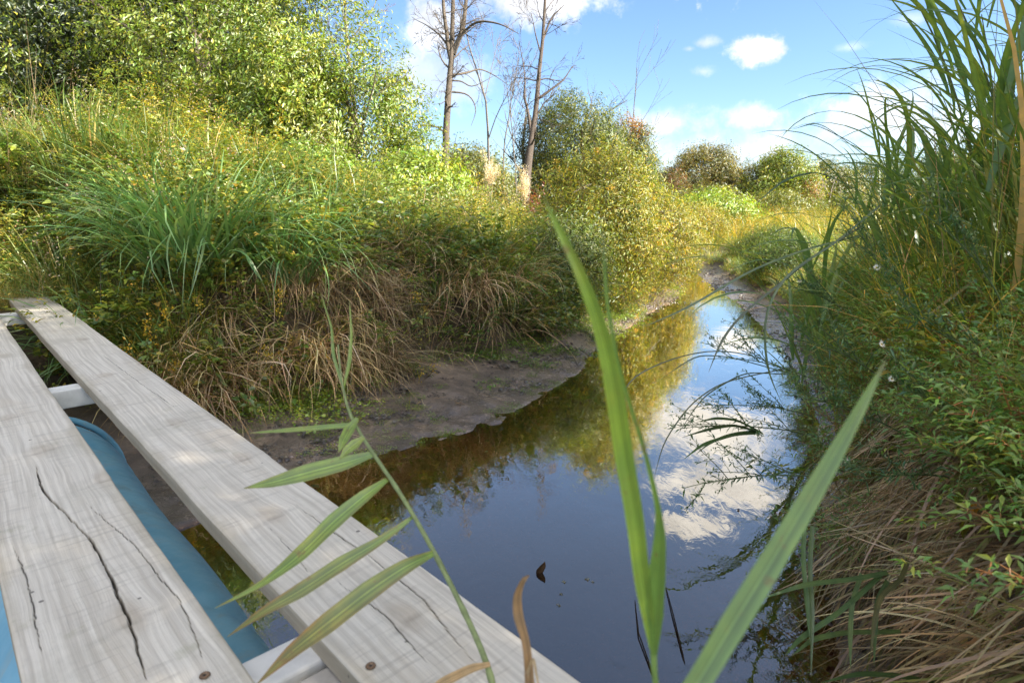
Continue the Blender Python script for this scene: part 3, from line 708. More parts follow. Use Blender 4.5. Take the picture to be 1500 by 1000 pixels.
def clod(n):
    g = Geo()
    for k in range(n):
        r = rng.uniform(.004, .024); c = np.array([rng.uniform(-.12, .12), rng.uniform(-.12, .12), r*.2])
        v = np.array([(1, 0, 0), (0, 1, 0), (-1, 0, 0), (0, -1, 0), (0, 0, .8), (.6, .6, .4), (-.6, .5, .45), (-.5, -.6, .4), (.6, -.5, .4)])*r*rng.uniform(.6, 1.3, (9, 3))+c
        f = np.array([(0, 5, 8), (5, 4, 8), (1, 6, 5), (6, 4, 5), (2, 7, 6), (7, 4, 6), (3, 8, 7), (8, 4, 7), (0, 1, 5), (1, 2, 6), (2, 3, 7), (3, 0, 8)])
        g.add(v, f, pick([((.10, .085, .075), 3), ((.17, .14, .12), 2)], 1)[0])
    return g
proto_coll('mud_clod', [clod(22) for _ in range(4)], M_MUD)
def litter(n):
    g = Geo(); P, a = disc(n, .15); strips(g, P+[0, 0, .008], U(0, 6.28, n), U(.04, .3, n), U(.002, .007, n), U(1.35, 1.6, n), U(-.15, .15, n), pick(DRY, n), None, 3); return g
proto_coll('straw_litter', [litter(9) for _ in range(3)], M_DRY)
def twig(pal, n, Lr, Wr, size, dens=1):
    g = Geo(); tube(g, [(0, 0, 0), (0, .01*size, size*.5), (.02*size, 0, size)], [.004, .0025, .001], (.10, .08, .05), 3)
    z = U(.05, 1, n)*size; ang = U(0, 6.28, n); rr = U(.1, .55, n)*size*.6
    D = np.stack([np.cos(ang), np.sin(ang), U(-.6, .5, n)], -1)
    P = np.stack([np.cos(ang)*rr, np.sin(ang)*rr, z], -1)
    leaves(g, P, D, U(*Lr, n), U(*Wr, n), pick(pal, n), .35); return g
YTREE = [((.19, .26, .035), 3), ((.28, .32, .05), 2.5), ((.13, .16, .025), 2), ((.40, .33, .06), .7)]
DTREE = [((.035, .06, .015), 3), ((.05, .08, .02), 2), ((.09, .12, .03), 1)]  # dark greens, the upper-left trees' shade put into the leaf colour
MTREE = [((.12, .16, .035), 3), ((.18, .20, .045), 2), ((.08, .11, .03), 2), ((.26, .24, .05), .7)]
BTREE = [((.075, .085, .03), 3), ((.11, .115, .04), 2), ((.14, .12, .04), 1)]
OTREE = [((.32, .13, .03), 3), ((.26, .16, .03), 2), ((.14, .14, .03), 2)]
RTREE = [((.30, .05, .03), 3), ((.24, .08, .03), 2), ((.10, .08, .03), 1)]
for nm, pal in (('twig_yellow', YTREE), ('twig_dark', DTREE), ('twig_mid', MTREE), ('twig_brown', BTREE), ('twig_orange', OTREE), ('twig_red', RTREE)):
    proto_coll(nm, [twig(pal, 16, (.07, .13), (.028, .052), .44) for _ in range(3)], M_LEAF)
proto_coll('twig_fine', [twig(YELL+WEED, 26, (.035, .065), (.007, .013), .34) for _ in range(4)], M_LEAF)

# geometry nodes scatter
def scatter_group(name):
    c, n = protos[name]
    ng = bpy.data.node_groups.new('scatter_'+name, 'GeometryNodeTree')
    ng.interface.new_socket('Geometry', in_out='INPUT', socket_type='NodeSocketGeometry')
    ng.interface.new_socket('Geometry', in_out='OUTPUT', socket_type='NodeSocketGeometry')
    N = ng.nodes; L = ng.links
    gi = N.new('NodeGroupInput'); go = N.new('NodeGroupOutput')
    ci = N.new('GeometryNodeCollectionInfo'); ci.inputs[0].default_value = c
    ci.inputs['Separate Children'].default_value = True; ci.inputs['Reset Children'].default_value = True
    ip = N.new('GeometryNodeInstanceOnPoints')
    def na(nm, typ):
        a = N.new('GeometryNodeInputNamedAttribute'); a.data_type = typ; a.inputs['Name'].default_value = nm
        return a.outputs['Attribute']
    L.new(gi.outputs[0], ip.inputs['Points']); L.new(ci.outputs[0], ip.inputs['Instance'])
    ip.inputs['Pick Instance'].default_value = True
    L.new(na('idx', 'INT'), ip.inputs['Instance Index'])
    e = N.new('FunctionNodeEulerToRotation'); L.new(na('rot', 'FLOAT_VECTOR'), e.inputs[0]); L.new(e.outputs[0], ip.inputs['Rotation'])
    L.new(na('scl', 'FLOAT_VECTOR'), ip.inputs['Scale'])
    L.new(ip.outputs[0], go.inputs[0]); return ng
_sg = {}
def scatter(name, proto, P, rot, scl, tint, parent=None):
    P = np.asarray(P, float); n = len(P)
    if n == 0: return None
    if proto not in _sg: _sg[proto] = scatter_group(proto)
    me = bpy.data.meshes.new(name); me.vertices.add(n); me.vertices.foreach_set('co', P.astype(np.float32).ravel())
    scl = np.asarray(scl, float)
    if scl.ndim == 1: scl = np.repeat(scl[:, None], 3, 1)
    for nm, typ, dat, key in (('rot', 'FLOAT_VECTOR', rot, 'vector'), ('scl', 'FLOAT_VECTOR', scl, 'vector')):
        a = me.attributes.new(nm, typ, 'POINT'); a.data.foreach_set(key, np.asarray(dat, np.float32).ravel())
    a = me.attributes.new('idx', 'INT', 'POINT'); a.data.foreach_set('value', rng.integers(0, protos[proto][1], n).astype(np.int32))
    a = me.attributes.new('tint', 'FLOAT_COLOR', 'POINT')
    a.data.foreach_set('color', np.concatenate([tint, np.ones((n, 1))], 1).astype(np.float32).ravel())
    o = bpy.data.objects.new(name, me); link(o, parent)
    md = o.modifiers.new('scatter', 'NODES'); md.node_group = _sg[proto]; return o
def rots(n, tilt=.2, az=None, azj=6.283):
    return np.stack([rng.normal(0, tilt, n), rng.normal(0, tilt, n), (U(0, 6.283, n) if az is None else az+rng.uniform(-azj, azj, n))], -1)
def tints(n, P, base=(1, 1, 1), v=.22, warm=.25):
    f = fbm(P[:, 0]*.9+5, P[:, 1]*.9, 3)-.5; k = (1+rng.uniform(-v, v, n)+f*.5)[:, None]
    wv = (f*2*warm+rng.uniform(-.08, .08, n))[:, None]
    return np.clip(np.array(base)*k*(1+wv*np.array([1, .25, -.6])), .15, 2.5)

def in_view(x, y, m=.12):
    return (np.abs(x) < (750/900+m)*(y*.976+.45)+.4) & (y > -.5)
def bridge_clear(x, y, mgn=.12):
    s = x*BD[0]+y*BD[1]; n = x*BN[0]+y*BN[1]
    return ~((n > .0-mgn) & (n < .70+mgn) & (s < 6.75) & (s > -3)) & ~((n > -.6) & (n < 1.2) & (s < 1.3) & (s > -3)) & ~((n > -.4) & (n < .2) & (s < 5.6))
def field(n, x0, x1, y0, y1):
    x = U(x0, x1, n); y = U(y0, y1, n); k = in_view(x, y) & bridge_clear(x, y); return x[k], y[k]
def toward(x, y, P):
    """direction from a point to the nearest shore point"""
    best = np.full(x.shape, 1e9); a = np.zeros(x.shape)
    for p, q in zip(P[:-1], P[1:]):
        ab = q-p; t = np.clip(((x-p[0])*ab[0]+(y-p[1])*ab[1])/(ab@ab), 0, 1)
        dx = p[0]+t*ab[0]-x; dy = p[1]+t*ab[1]-y; d = np.hypot(dx, dy)
        a = np.where(d < best, np.arctan2(dy, dx), a); best = np.minimum(d, best)
    return a
def stuff(o, label): return tag(o, label, None, None, 'stuff') if o else None

FLAT = ('cress', 'mud_clod', 'straw_litter')
def bank(side, n, rect, proto, name, label, dlo, dhi, scl, tilt=.18, prob=None, shore=False, azj=.9, base=(1, 1, 1), lift=0., v=.22, warm=.25, hmin=None):
    x, y = field(n, *rect); dl, dr, ins, left = classify(x, y)
    d = np.where(side == 'L', dl-mudw_left(x, y), dr-mudw_right(x, y))
    ok = ~ins & (left if side == 'L' else ~left) & (d > dlo) & (d < dhi)
    if prob is not None: ok &= rng.random(len(x)) < prob(x, y, d)
    x, y = x[ok], y[ok]
    if proto not in FLAT:
        k = np.ones(len(x), bool)
        for bx, by, br_ in ((1.25, 8.9, .85), (.55, 7.85, .5)): k &= np.hypot(x-bx, y-by) > br_
        x, y = x[k], y[k]
    z = height(x, y)+lift
    P = np.stack([x, y, z-(.002 if proto in FLAT else .02)], -1); m = len(x)
    az = toward(x, y, LP if side == 'L' else RP) if shore else None
    return stuff(scatter(name, proto, P, rots(m, tilt, az, azj), U(*scl, m)*(np.interp(y, [5.5, 8.5, 11], [1.05, .72, .42]) if side == 'R' and proto not in FLAT else 1.0), tints(m, P, base, v, warm)), label)
Lr = (-13, 4.5, 2.0, 16.5)
sstep = lambda v, a, b: S_(v, a, b)
patch = lambda f, o, th: (lambda x, y, d: sstep(fbm(x*f+o, y*f+o*2, 2), th-.06, th+.06))
bank('L', 5200, Lr, 'grass_clump', 'grass', 'green grass clumps over the left bank', .15, 9, (.65, 1.15), prob=lambda x, y, d: .06+.55*patch(.6, 3, .52)(x, y, d))
bank('L', 5200, Lr, 'goldenrod', 'weeds', 'yellowing goldenrod along the crest of the left bank', .7, 9, (.7, 1.25), prob=lambda x, y, d: .06+.6*patch(.7, 9, .48)(x, y, d), base=(1.0, 1.05, .9))
bank('L', 1800, Lr, 'broad_grass', 'grass', 'broad bladed grass on the left bank', .3, 6, (.6, 1.1), prob=patch(.8, 61, .52))
bank('L', 3200, Lr, 'seeding_weed', 'weeds', 'weeds gone to pinkish seed on the left bank', .8, 9, (.7, 1.2), prob=patch(.7, 21, .55))
bank('L', 7000, Lr, 'leafy_weed', 'weeds', 'leafy green weeds on the left bank', .0, 5, (.6, 1.25), prob=lambda x, y, d: .12+.6*patch(.8, 31, .46)(x, y, d))
bank('L', 5200, Lr, 'vine', 'weeds', 'broad leaved vines and brambles heaped on the left bank', .7, 8, (.7, 1.3), prob=lambda x, y, d: .06+.75*patch(.65, 47, .5)(x, y, d))
bank('L', 4600, Lr, 'small_weed', 'weeds', 'small yellow flowered weeds on the bank slope', -.05, 3, (.7, 1.4), prob=lambda x, y, d: .45+.5*patch(.9, 41, .45)(x, y, d))
bank('L', 2400, Lr, 'fine_grass', 'grass', 'fine half dry grass on the left bank', .05, 6, (.6, 1.2), prob=lambda x, y, d: .45+.2*(x < -2))
bank('L', 9000, (-5, 4.5, 2, 14), 'hanging_straw', 'dry_grass', 'dry straw hanging down the left bank edge', .02, .95, (.5, .95), shore=True,
     prob=lambda x, y, d: (.07+.7*patch(1.1, 55, .50)(x, y, d)*(y < 9.5))*np.where(x < -1.0, 1, .35))
bank('L', 13000, (-5, 4, 2, 12), 'cress', 'ground_cover', 'mat of small green cress leaves at the foot of the bank', -.75, .15, (.9, 1.7), .06,
     prob=lambda x, y, d: np.clip(patch(1.6, 71, .49)(x, y, d)*(1.0+d*1.3)+.5*(d > -.12), 0, 1))
bank('L', 3200, (-5, 2, 2, 8), 'cress', 'ground_cover', 'sprinkled seedlings on the open mud', -1.2, -.3, (.3, .7), .06, prob=patch(2.6, 75, .49))
bank('L', 500, (-5, 3, 2, 9), 'straw_litter', 'straw', 'loose straw lying on the left mud', -.9, .1, (.6, 1.2), .05, prob=lambda x, y, d: .2+.6*(d > -.35))
bank('L', 4200, (-5, 4.5, 1.5, 14), 'mud_clod', 'mud_clods', 'small dark clods on the left mud flat', -.9, .1, (.4, 1.1), .2)
bank('R', 1600, (1, 6, 1, 15), 'mud_clod', 'mud_clods', 'small dark clods on the right mud strip', -.5, .1, (.5, 1.2), .2)
# trampled grass at the bridge end
xs_ = U(6.2, 9.5, 500); ns_ = U(-1.2, 1.3, 500); xs_ = np.where((ns_ > -.1) & (ns_ < .8), np.maximum(xs_, 6.75), xs_); xy = xs_[:, None]*BD+ns_[:, None]*BN
P = np.stack([xy[:, 0], xy[:, 1], height(xy[:, 0], xy[:, 1])-.01], -1)
stuff(scatter('grass', 'fine_grass', P, rots(500, .5), U(.2, .5, 500), tints(500, P, (1.3, 1.1, .9))), 'trampled yellowish grass where the planks end')
xs_ = U(5.7, 8.2, 170); ns_ = np.where(U(0, 1, 170) < .55, U(-1.6, -.12, 170), U(.85, 1.7, 170)); xy = xs_[:, None]*BD+ns_[:, None]*BN
P = np.stack([xy[:, 0], xy[:, 1], height(xy[:, 0], xy[:, 1])-.01], -1)
stuff(scatter('grass', 'grass_clump', P, rots(170, .3), U(.4, .75, 170), tints(170, P, (1.1, 1., .9))), 'green grass closing in around the plank ends')

Rr = (.8, 9, .3, 16.5)
bank('R', 3800, Rr, 'grass_clump', 'grass', 'green grass clumps on the right bank', .12, 6, (.6, 1.1), prob=lambda x, y, d: (.3+.3*patch(.8, 13, .5)(x, y, d))*(np.hypot(x, y) > 3.4), base=(1.5, 1.4, 1.1))
bank('R', 3400, (1.4, 10, 1.2, 16), 'tall_weed', 'weeds', 'tall leafy weeds massed on the right bank', .5, 6, (.75, 1.25), .16, base=(1.7, 1.5, 1.2), prob=lambda x, y, d: .55*sstep(d, .4, 1.0))
bank('R', 500, (1.8, 8, 1.8, 9), 'tall_grass', 'grass', 'tall coarse grass among the reeds on the right bank', .55, 4, (.75, 1.1), .18, prob=lambda x, y, d: .5*(y < 1.75*x))
bank('R', 400, (1.8, 8, 1.8, 10), 'seed_stalks', 'grass', 'thin dark seed stalks on the right bank', .4, 4, (.7, 1.1), .18, prob=lambda x, y, d: .6)
bank('R', 2600, Rr, 'broad_grass', 'grass', 'broad bladed grass on the right bank', .25, 6, (.7, 1.15), prob=lambda x, y, d: .4*(np.hypot(x, y) > 3.6), base=(1.5, 1.4, 1.1))
bank('R', 8500, (1.0, 6, .8, 9), 'aster_weed', 'weeds', 'dense small leaved aster stems on the right bank', .24, 2.5, (.7, 1.25), .3, base=(1.75, 1.5, 1.2), prob=lambda x, y, d: .65)
bank('R', 2600, (1.0, 5, 1.6, 8), 'aster_weed', 'weeds', 'aster stems spilling over the right water edge', -.12, .16, (.6, 1.0), .55, lift=.30, base=(1.9, 1.6, 1.25), prob=lambda x, y, d: .5*(y > 2.3))
bank('R', 2200, (1.5, 8, 2, 16), 'leafy_weed', 'weeds', 'leafy green weeds on the right bank', .1, 5, (.7, 1.3), prob=lambda x, y, d: .5, base=(1.5, 1.35, 1.))
bank('R', 1500, (1.3, 8, 1.5, 12), 'fine_grass', 'grass', 'fine half dry grass among the weeds on the right bank', .2, 4, (.8, 1.5), prob=lambda x, y, d: .5, base=(1.5, 1.35, 1.1))
bank('R', 3600, (.8, 4, .3, 3.0), 'hanging_straw_near', 'dry_grass', 'brown dead grass hanging down the near right bank', .05, .30, (.45, .8), .25, shore=True, azj=1.0, v=.45, prob=lambda x, y, d: .5)
bank('R', 700, (.8, 3.5, .5, 4), 'grass_clump', 'grass', 'a few green blades growing through the dead grass on the near right bank', .05, .5, (.4, .8), shore=True, prob=lambda x, y, d: .25)
bank('R', 1500, (2, 6, 4, 14), 'hanging_straw', 'dry_grass', 'dry straw on the far right bank edge', .0, .5, (.4, .8), shore=True, prob=lambda x, y, d: .2)
bank('R', 500, (.8, 5, .5, 9), 'straw_litter', 'straw', 'loose straw lying at the right water edge', -.2, .4, (.5, 1.0), .05, prob=lambda x, y, d: .4)
# far meadow and low scrub past the bend
x = U(-16, 34, 4200); y = U(17, 46, 4200); k = in_view(x, y); x, y = x[k], y[k]; dl, dr, ins, left = classify(x, y)
k = ~ins & (np.minimum(dl, dr) > .9); x, y = x[k], y[k]; P = np.stack([x, y, height(x, y)-.03], -1); m = len(x); h = m//2
stuff(scatter('weeds', 'goldenrod', P[:h], rots(h, .15), U(.8, 1.3, h), tints(h, P[:h], (1.25, 1.1, .8))), 'yellow weeds in the meadow past the bend')
stuff(scatter('grass', 'grass_clump', P[h:], rots(m-h, .15), U(.9, 1.4, m-h), tints(m-h, P[h:], (1.6, 1.3, .9))), 'pale meadow grass past the bend')

# ------------------------------------------------------------------ trees and bushes
def lobes_points(lobes, r_=None):
    P = []; D = []
    for (c, r, n) in lobes:
        d = rng.normal(0, 1, (n, 3)); d /= np.linalg.norm(d, axis=1, keepdims=True)
        q = U(.35, 1.05, n)**.6
        P.append(np.array(c)+d*np.array(r)*q[:, None]+rng.normal(0, .1, (n, 3))*np.array(r)); D.append(d+rng.normal(0, .5, (n, 3)))
    return np.concatenate(P), np.concatenate(D)
def dir_rot(D):
    D = D/np.linalg.norm(D, axis=1, keepdims=True)
    return np.stack([np.zeros(len(D)), np.arccos(np.clip(D[:, 2], -1, 1)), np.arctan2(D[:, 1], D[:, 0])], -1)
def grow(base, H, r0, levels=4, spread=.7, up=.25, nchild=(3, 5), seed=0, lean=(0, 0), start=.3, ratio=.62, jt=.12, gnarl=1.):
    rr = np.random.default_rng(seed); lines = []; tips = []
    def br(p, d, L, r, lv):
        n = 7; pts = [p]; dd = d.copy()
        for k in range(n):
            dd = dd+rr.normal(0, jt*gnarl, 3)+np.array([0, 0, up*.12]); dd /= np.linalg.norm(dd); pts.append(pts[-1]+dd*L/n)
        pts = np.array(pts); rad = np.linspace(r, r*.32 if lv < levels else r*.2, n+1); lines.append((pts, rad, lv))
        tips.append((pts[-1], dd, lv))
        if lv >= levels: return
        nc = rr.integers(nchild[0], nchild[1]+1)+(3 if lv == 0 else 0)
        for k in range(nc):
            f = (start if lv == 0 else .25)+(1-(start if lv == 0 else .25))*(k+rr.random())/nc
            i = min(int(f*n), n-1); q = pts[i]+(pts[i+1]-pts[i])*(f*n-i)
            ax = rr.normal(0, 1, 3); t = pts[i+1]-pts[i]; t /= np.linalg.norm(t); ax -= t*(ax@t); ax /= np.linalg.norm(ax)
            a = spread*rr.uniform(.6, 1.3); nd = t*math.cos(a)+ax*math.sin(a)
            br(q, nd, L*ratio*rr.uniform(.65, 1.1)*(1.15-.5*f), np.interp(f*n, np.arange(n+1), rad)*.55, lv+1)
    br(np.array(base, float), np.array([lean[0], lean[1], 1.])/np.linalg.norm([lean[0], lean[1], 1.]), H, r0, 0)
    return lines, tips
def skel(lines, col, root, name='trunk', split=True, rmin=.002):
    tr = Geo(); bc = Geo(); nb = 0
    for pts, rad, lv in lines:
        c = np.array(col)*(1+.15*math.sin(lv*2.1+pts[0, 0]))
        if lv == 0: tube(tr, pts, np.maximum(rad, rmin), c, 9)
        else: tube(bc, pts, np.maximum(rad, rmin), c, 5 if lv == 1 else 3); nb += 1
    tr.build(name, M_BARK, root)
    if nb: tag(bc.build('branches', M_BARK, root), kind='stuff')
def leafy(name, label, cat, base, H, r0, proto, lobes, col=(.12, .10, .08), tint=(1, 1, 1), scl=(.8, 1.3), levels=2, seed=0, group=None, extra=None, warm=.2, spread=.7, start=.2, gap=.42):
    x, y = base; b = (x, y, float(height(np.array([x]), np.array([y]))[0])-.05)
    root = empty(name, b); tag(root, label, cat, group)
    lines, tips = grow((0, 0, 0), H, r0, levels, spread, .3, (3, 5), seed, start=start); skel(lines, col, root)
    P, D = lobes_points(lobes); n = len(P)
    f = vnoise(P[:, 0]*1.1+seed, P[:, 2]*1.3+P[:, 1]*.8); k = (f+rng.random(n)*.5) > gap; P, D = P[k], D[k]; n = len(P)
    k = P[:, 2] > .15; P, D = P[k], D[k]; n = len(P)
    o = scatter('crown', proto, P, dir_rot(D), U(*scl, n), tints(n, P*1.3, tint, .25, warm), root); tag(o, kind='stuff')
    if extra:
        pr, lb, tn = extra; P, D = lobes_points(lb); n = len(P)
        o = scatter('crown', pr, P, dir_rot(D), U(*scl, n), tints(n, P, tn, .25, warm), root); tag(o, kind='stuff')
    return root
E = lambda cx, cy, cz, rx, ry, rz, n: ((cx, cy, cz), (rx, ry, rz), n)
# upper-left broadleaf trees
leafy('broadleaf_tree', 'large yellow green leafy tree rising over the left bank', 'tree', (-6.2, 14.5), 6.5, .17, 'twig_yellow',
      [E(0, 0, 4.4, 3.0, 2.4, 2.7, 4600), E(-2.2, .4, 3.2, 1.8, 1.6, 1.8, 1500), E(1.7, -.6, 2.7, 1.9, 1.6, 1.7, 1900), E(.2, 0, 6.6, 2.4, 2, 2, 1000), E(-1, -1, 2.0, 2.4, 1.3, 1.3, 800)], seed=2, tint=(.95, 1.02, .9), levels=3, gap=.66, scl=(.6, 1.05), col=(.16, .13, .10))
leafy('broadleaf_tree', 'smaller yellow green tree with open airy branches right of the large one', 'tree', (-3.4, 14.2), 3.9, .09, 'twig_yellow',
      [E(0, 0, 2.6, 1.45, 1.3, 1.3, 1100), E(.3, 0, 3.9, .8, .8, .8, 160), E(.55, 0, 1.7, 1.15, 1.0, .9, 800), E(-1.2, .2, 2.2, 1.2, 1, 1.4, 420)], seed=5, tint=(1.0, 1.05, .9), levels=3, gap=.62, scl=(.6, 1.05), col=(.16, .13, .10))
leafy('broadleaf_tree', 'tree at the far upper left, shade put into its dark green leaf colour', 'tree', (-11.6, 15.5), 7, .2, 'twig_dark',
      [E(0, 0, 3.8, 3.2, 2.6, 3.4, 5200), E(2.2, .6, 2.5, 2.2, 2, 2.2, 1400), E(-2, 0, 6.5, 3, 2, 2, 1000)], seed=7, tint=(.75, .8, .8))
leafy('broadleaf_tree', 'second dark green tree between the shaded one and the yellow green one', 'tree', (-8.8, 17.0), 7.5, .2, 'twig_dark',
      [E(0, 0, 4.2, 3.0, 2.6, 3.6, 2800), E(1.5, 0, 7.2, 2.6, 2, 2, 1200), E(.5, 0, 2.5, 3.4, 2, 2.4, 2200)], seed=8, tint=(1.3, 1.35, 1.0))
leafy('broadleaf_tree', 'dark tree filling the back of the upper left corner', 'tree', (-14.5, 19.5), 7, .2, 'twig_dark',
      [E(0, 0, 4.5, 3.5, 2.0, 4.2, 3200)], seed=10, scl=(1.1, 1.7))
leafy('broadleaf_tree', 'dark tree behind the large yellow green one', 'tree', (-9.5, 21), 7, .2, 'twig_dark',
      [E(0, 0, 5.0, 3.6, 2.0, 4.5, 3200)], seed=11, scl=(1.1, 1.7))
leafy('sapling', 'bright lime sapling leaning out of the dark tree in the upper left corner', 'tree', (-11.3, 13.2), 3.8, .06, 'twig_yellow',
      [E(0, 0, 2.6, 1.0, 1.0, 1.4, 260), E(.6, 0, 3.8, .8, .8, .9, 140)], seed=9, tint=(.9, .95, .9))
# mid-distance trees right of the bare trunks
leafy('broadleaf_tree', 'dense green tree on the bank behind the leaning dead tree', 'tree', (2.9, 26), 5.0, .16, 'twig_mid',
      [E(0, 0, 3.0, 1.65, 1.6, 2.0, 1900), E(-.3, 0, 4.6, 1.1, 1, .9, 500), E(1.0, -.3, 2.2, 1.5, 1.3, 1.4, 900), E(-1.2, -.2, 1.5, 1.3, 1.2, 1.2, 600)], seed=12, tint=(1.15, 1.15, 1.0), scl=(.7, 1.2), gap=.55, levels=3)
leafy('broadleaf_tree', 'green tree with an orange tinged top, right of the dense green one', 'tree', (5.0, 27), 4.2, .12, 'twig_mid',
      [E(0, 0, 2.2, 1.0, 1, 1.9, 1200), E(.3, 0, 1.2, 1.2, 1.1, 1.0, 600)], seed=14, extra=('twig_orange', [E(-.1, 0, 3.9, .55, .6, .75, 130)], (1.3, 1.2, 1)), scl=(.8, 1.3))
leafy('broadleaf_tree', 'sparse dark brownish tree behind the leaning dead trunk', 'tree', (1.1, 27), 4.9, .13, 'twig_brown',
      [E(0, 0, 3.3, .9, .9, 1.6, 460), E(.3, 0, 1.8, 1.1, 1, 1.2, 500)], seed=15, tint=(.8, .9, .9))
leafy('broadleaf_tree', 'grey green rounded tree seen between the two dead trunks', 'tree', (-1.7, 24), 3.0, .10, 'twig_mid',
      [E(0, 0, 1.7, 1.1, 1, 1.5, 560), E(.9, 0, 1.2, .9, .9, 1.2, 320)], seed=17, tint=(1.5, 1.35, 1.4))
leafy('broadleaf_tree', 'olive tree left of the tall forked dead trunk', 'tree', (-3.9, 24), 3.0, .10, 'twig_mid',
      [E(0, 0, 1.9, 1.0, 1, 1.3, 560), E(-.9, 0, 1.2, .9, .9, 1.2, 300)], seed=18, tint=(1.2, 1.2, 1.2))
# far trees past the bend
leafy('broadleaf_tree', 'round brownish green tree at the far end of the creek', 'tree', (17.0, 56), 5.6, .22, 'twig_brown',
      [E(0, 0, 3.4, 3.0, 2.6, 2.2, 1500), E(-2.6, 0, 2.0, 2.0, 1.8, 1.9, 900), E(2.6, 0, 2.3, 2.2, 1.8, 2.0, 900), E(-4.2, .5, 1.6, 2, 1.6, 1.8, 500), E(1.0, 0, 4.6, 1.4, 1.2, 1.3, 400)], seed=21, scl=(1.6, 2.4), tint=(1.9, 1.7, 1.3), gap=.6, levels=3)
leafy('broadleaf_tree', 'yellow and orange autumn tree right of the round brownish one', 'tree', (23.2, 54), 4.2, .18, 'twig_yellow',
      [E(0, 0, 3.1, 1.9, 1.8, 2.1, 1000), E(-1.9, 0, 2.3, 1.4, 1.2, 1.7, 520), E(1.8, .5, 2.0, 1.5, 1.2, 1.6, 400)], seed=22, scl=(1.6, 2.4), extra=('twig_orange', [E(1.3, -.6, 1.8, 1.1, 1, 1.2, 180)], (1.2, 1.3, 1)), tint=(1.0, 1.0, .9))
leafy('broadleaf_tree', 'small red leaved tree left of the round brownish tree', 'tree', (13.0, 50), 3.4, .1, 'twig_red',
      [E(0, 0, 2.5, .6, .6, 1.3, 110)], seed=23, scl=(1.0, 1.5), tint=(.8, 1.8, 1), extra=('twig_orange', [E(0, 0, 2.0, .8, .6, 1.2, 80)], (.9, .9, 1)))
for k, (x, y, s, lab, tn, pr) in enumerate([
      (28.5, 58, 1.0, 'pale olive tree at the right end of the far tree row', (1.2, 1.1, 1), 'twig_mid'), (34, 60, 1.1, 'grey green far tree glimpsed above the right bank weeds', (1, 1.1, 1.1), 'twig_mid'),
      (40, 58, 1.2, 'yellowish far tree glimpsed through the tall reeds', (1, 1, 1), 'twig_yellow'), (47, 60, 1.3, 'dark far tree behind the tall reeds at the right', (1.5, 1.5, 1.3), 'twig_dark'),
      (-3, 46, 1.0, 'green tree far behind the bare trunks', (1.2, 1.2, 1.1), 'twig_mid'), (5, 48, .9, 'olive tree far behind the green mid-distance trees', (1.1, 1.2, 1.1), 'twig_mid')]):
    leafy('broadleaf_tree', lab, 'tree', (x, y), 4*s, .15, pr, [E(0, 0, 2.4*s, 2.6*s, 2.2, 2.0*s, 900), E(2*s, 0, 1.4*s, 1.8*s, 1.6, 1.4*s, 400)], seed=30+k, scl=(1.8, 2.6), tint=tn)
# unseen trees added outside the frame to cast shade over the near creek
leafy('broadleaf_tree', 'leafy shade tree added on the right bank behind the photographer, out of frame', 'tree', (6.3, -1.6), 6, .16, 'twig_mid',
      [E(-.8, .6, 4.6, 2.3, 2.4, 1.6, 2300), E(-.6, -1.6, 3.4, 1.9, 1.8, 1.5, 900), E(-2.0, 2.2, 5.6, 1.6, 1.6, 1.0, 800)], seed=41, scl=(1.0, 1.6))
leafy('broadleaf_tree', 'unseen leafy tree added for shade beyond the right frame edge on the right bank', 'tree', (6.8, 3.6), 5, .16, 'twig_mid',
      [E(-1.0, 0, 3.6, 2.0, 1.5, 1.5, 1500), E(0, 0, 2.0, 1.6, 1.6, 1.2, 700)], seed=42, scl=(1.0, 1.6))

# bushes on the left bank
def bush(label, x, y, r, h, proto='twig_fine', tint=(1, 1, 1), n=900, scl=(.8, 1.3), seed=0, extra=None, name='bush'):
    return leafy(name, label, 'bush', (x, y), h*.75, .02, proto, [E(0, 0, h*.48, r, r, h*.5, n), E(r*.2, 0, h*.75, r*.65, r*.6, h*.3, n//3)], scl=scl, tint=tint, seed=seed, extra=extra, start=.05, spread=.5, col=(.14, .10, .06))
bush('tall rounded yellow green bush at the water where the mud narrows', 1.25, 8.9, .72, 2.0, tint=(1.5, 1.35, .8), n=2100, seed=51, extra=('small_weed', [E(0, 0, 1.0, .8, .8, .9, 60)], (1.2, 1, .8)))
bush('low dark leafy bush hanging over the mud below the rounded bush', .55, 7.85, .6, .95, tint=(.8, .9, .8), n=900, seed=52)
bush('yellow bush just right of the tall rounded bush', 2.15, 10.6, .8, 1.45, tint=(1.35, 1.15, .75), n=1200, seed=53)
bush('pale yellow bush near the dark hollow of the far bank', 2.9, 12.4, .8, 1.2, tint=(1.45, 1.25, .8), n=1100, seed=54)
bush('brownish bush at the bend of the creek', 2.9, 14.2, .8, 1.1, tint=(1.2, .9, .8), n=900, seed=55)
bush('lime green mound past the bend, left', 4.2, 22.5, 1.5, 1.35, 'twig_yellow', (1.3, 1.35, 1), 900, seed=56)
bush('lime green mound past the bend, right of the first', 7.6, 24.5, 1.7, 1.3, 'twig_yellow', (1.25, 1.35, 1), 1000, seed=57)
bush('golden scrub bush on the far bank facing the creek', 5.7, 20.6, 1.2, .95, tint=(1.5, 1.2, .7), n=900, scl=(1, 1.6), seed=58)
bush('dull green bush at the right side of the bend', 6.2, 14.8, .8, .55, tint=(.85, 1, .9), n=900, seed=59)
bush('dark green bush behind the right mud strip', 5.2, 11.6, .6, .5, tint=(.7, .9, .9), n=800, seed=60)
bush('scarlet leaved bush on the crest below the white plumes', .35, 12.9, .32, 1.2, 'twig_red', (1.0, .9, 1), 40, (.4, .7), seed=61)
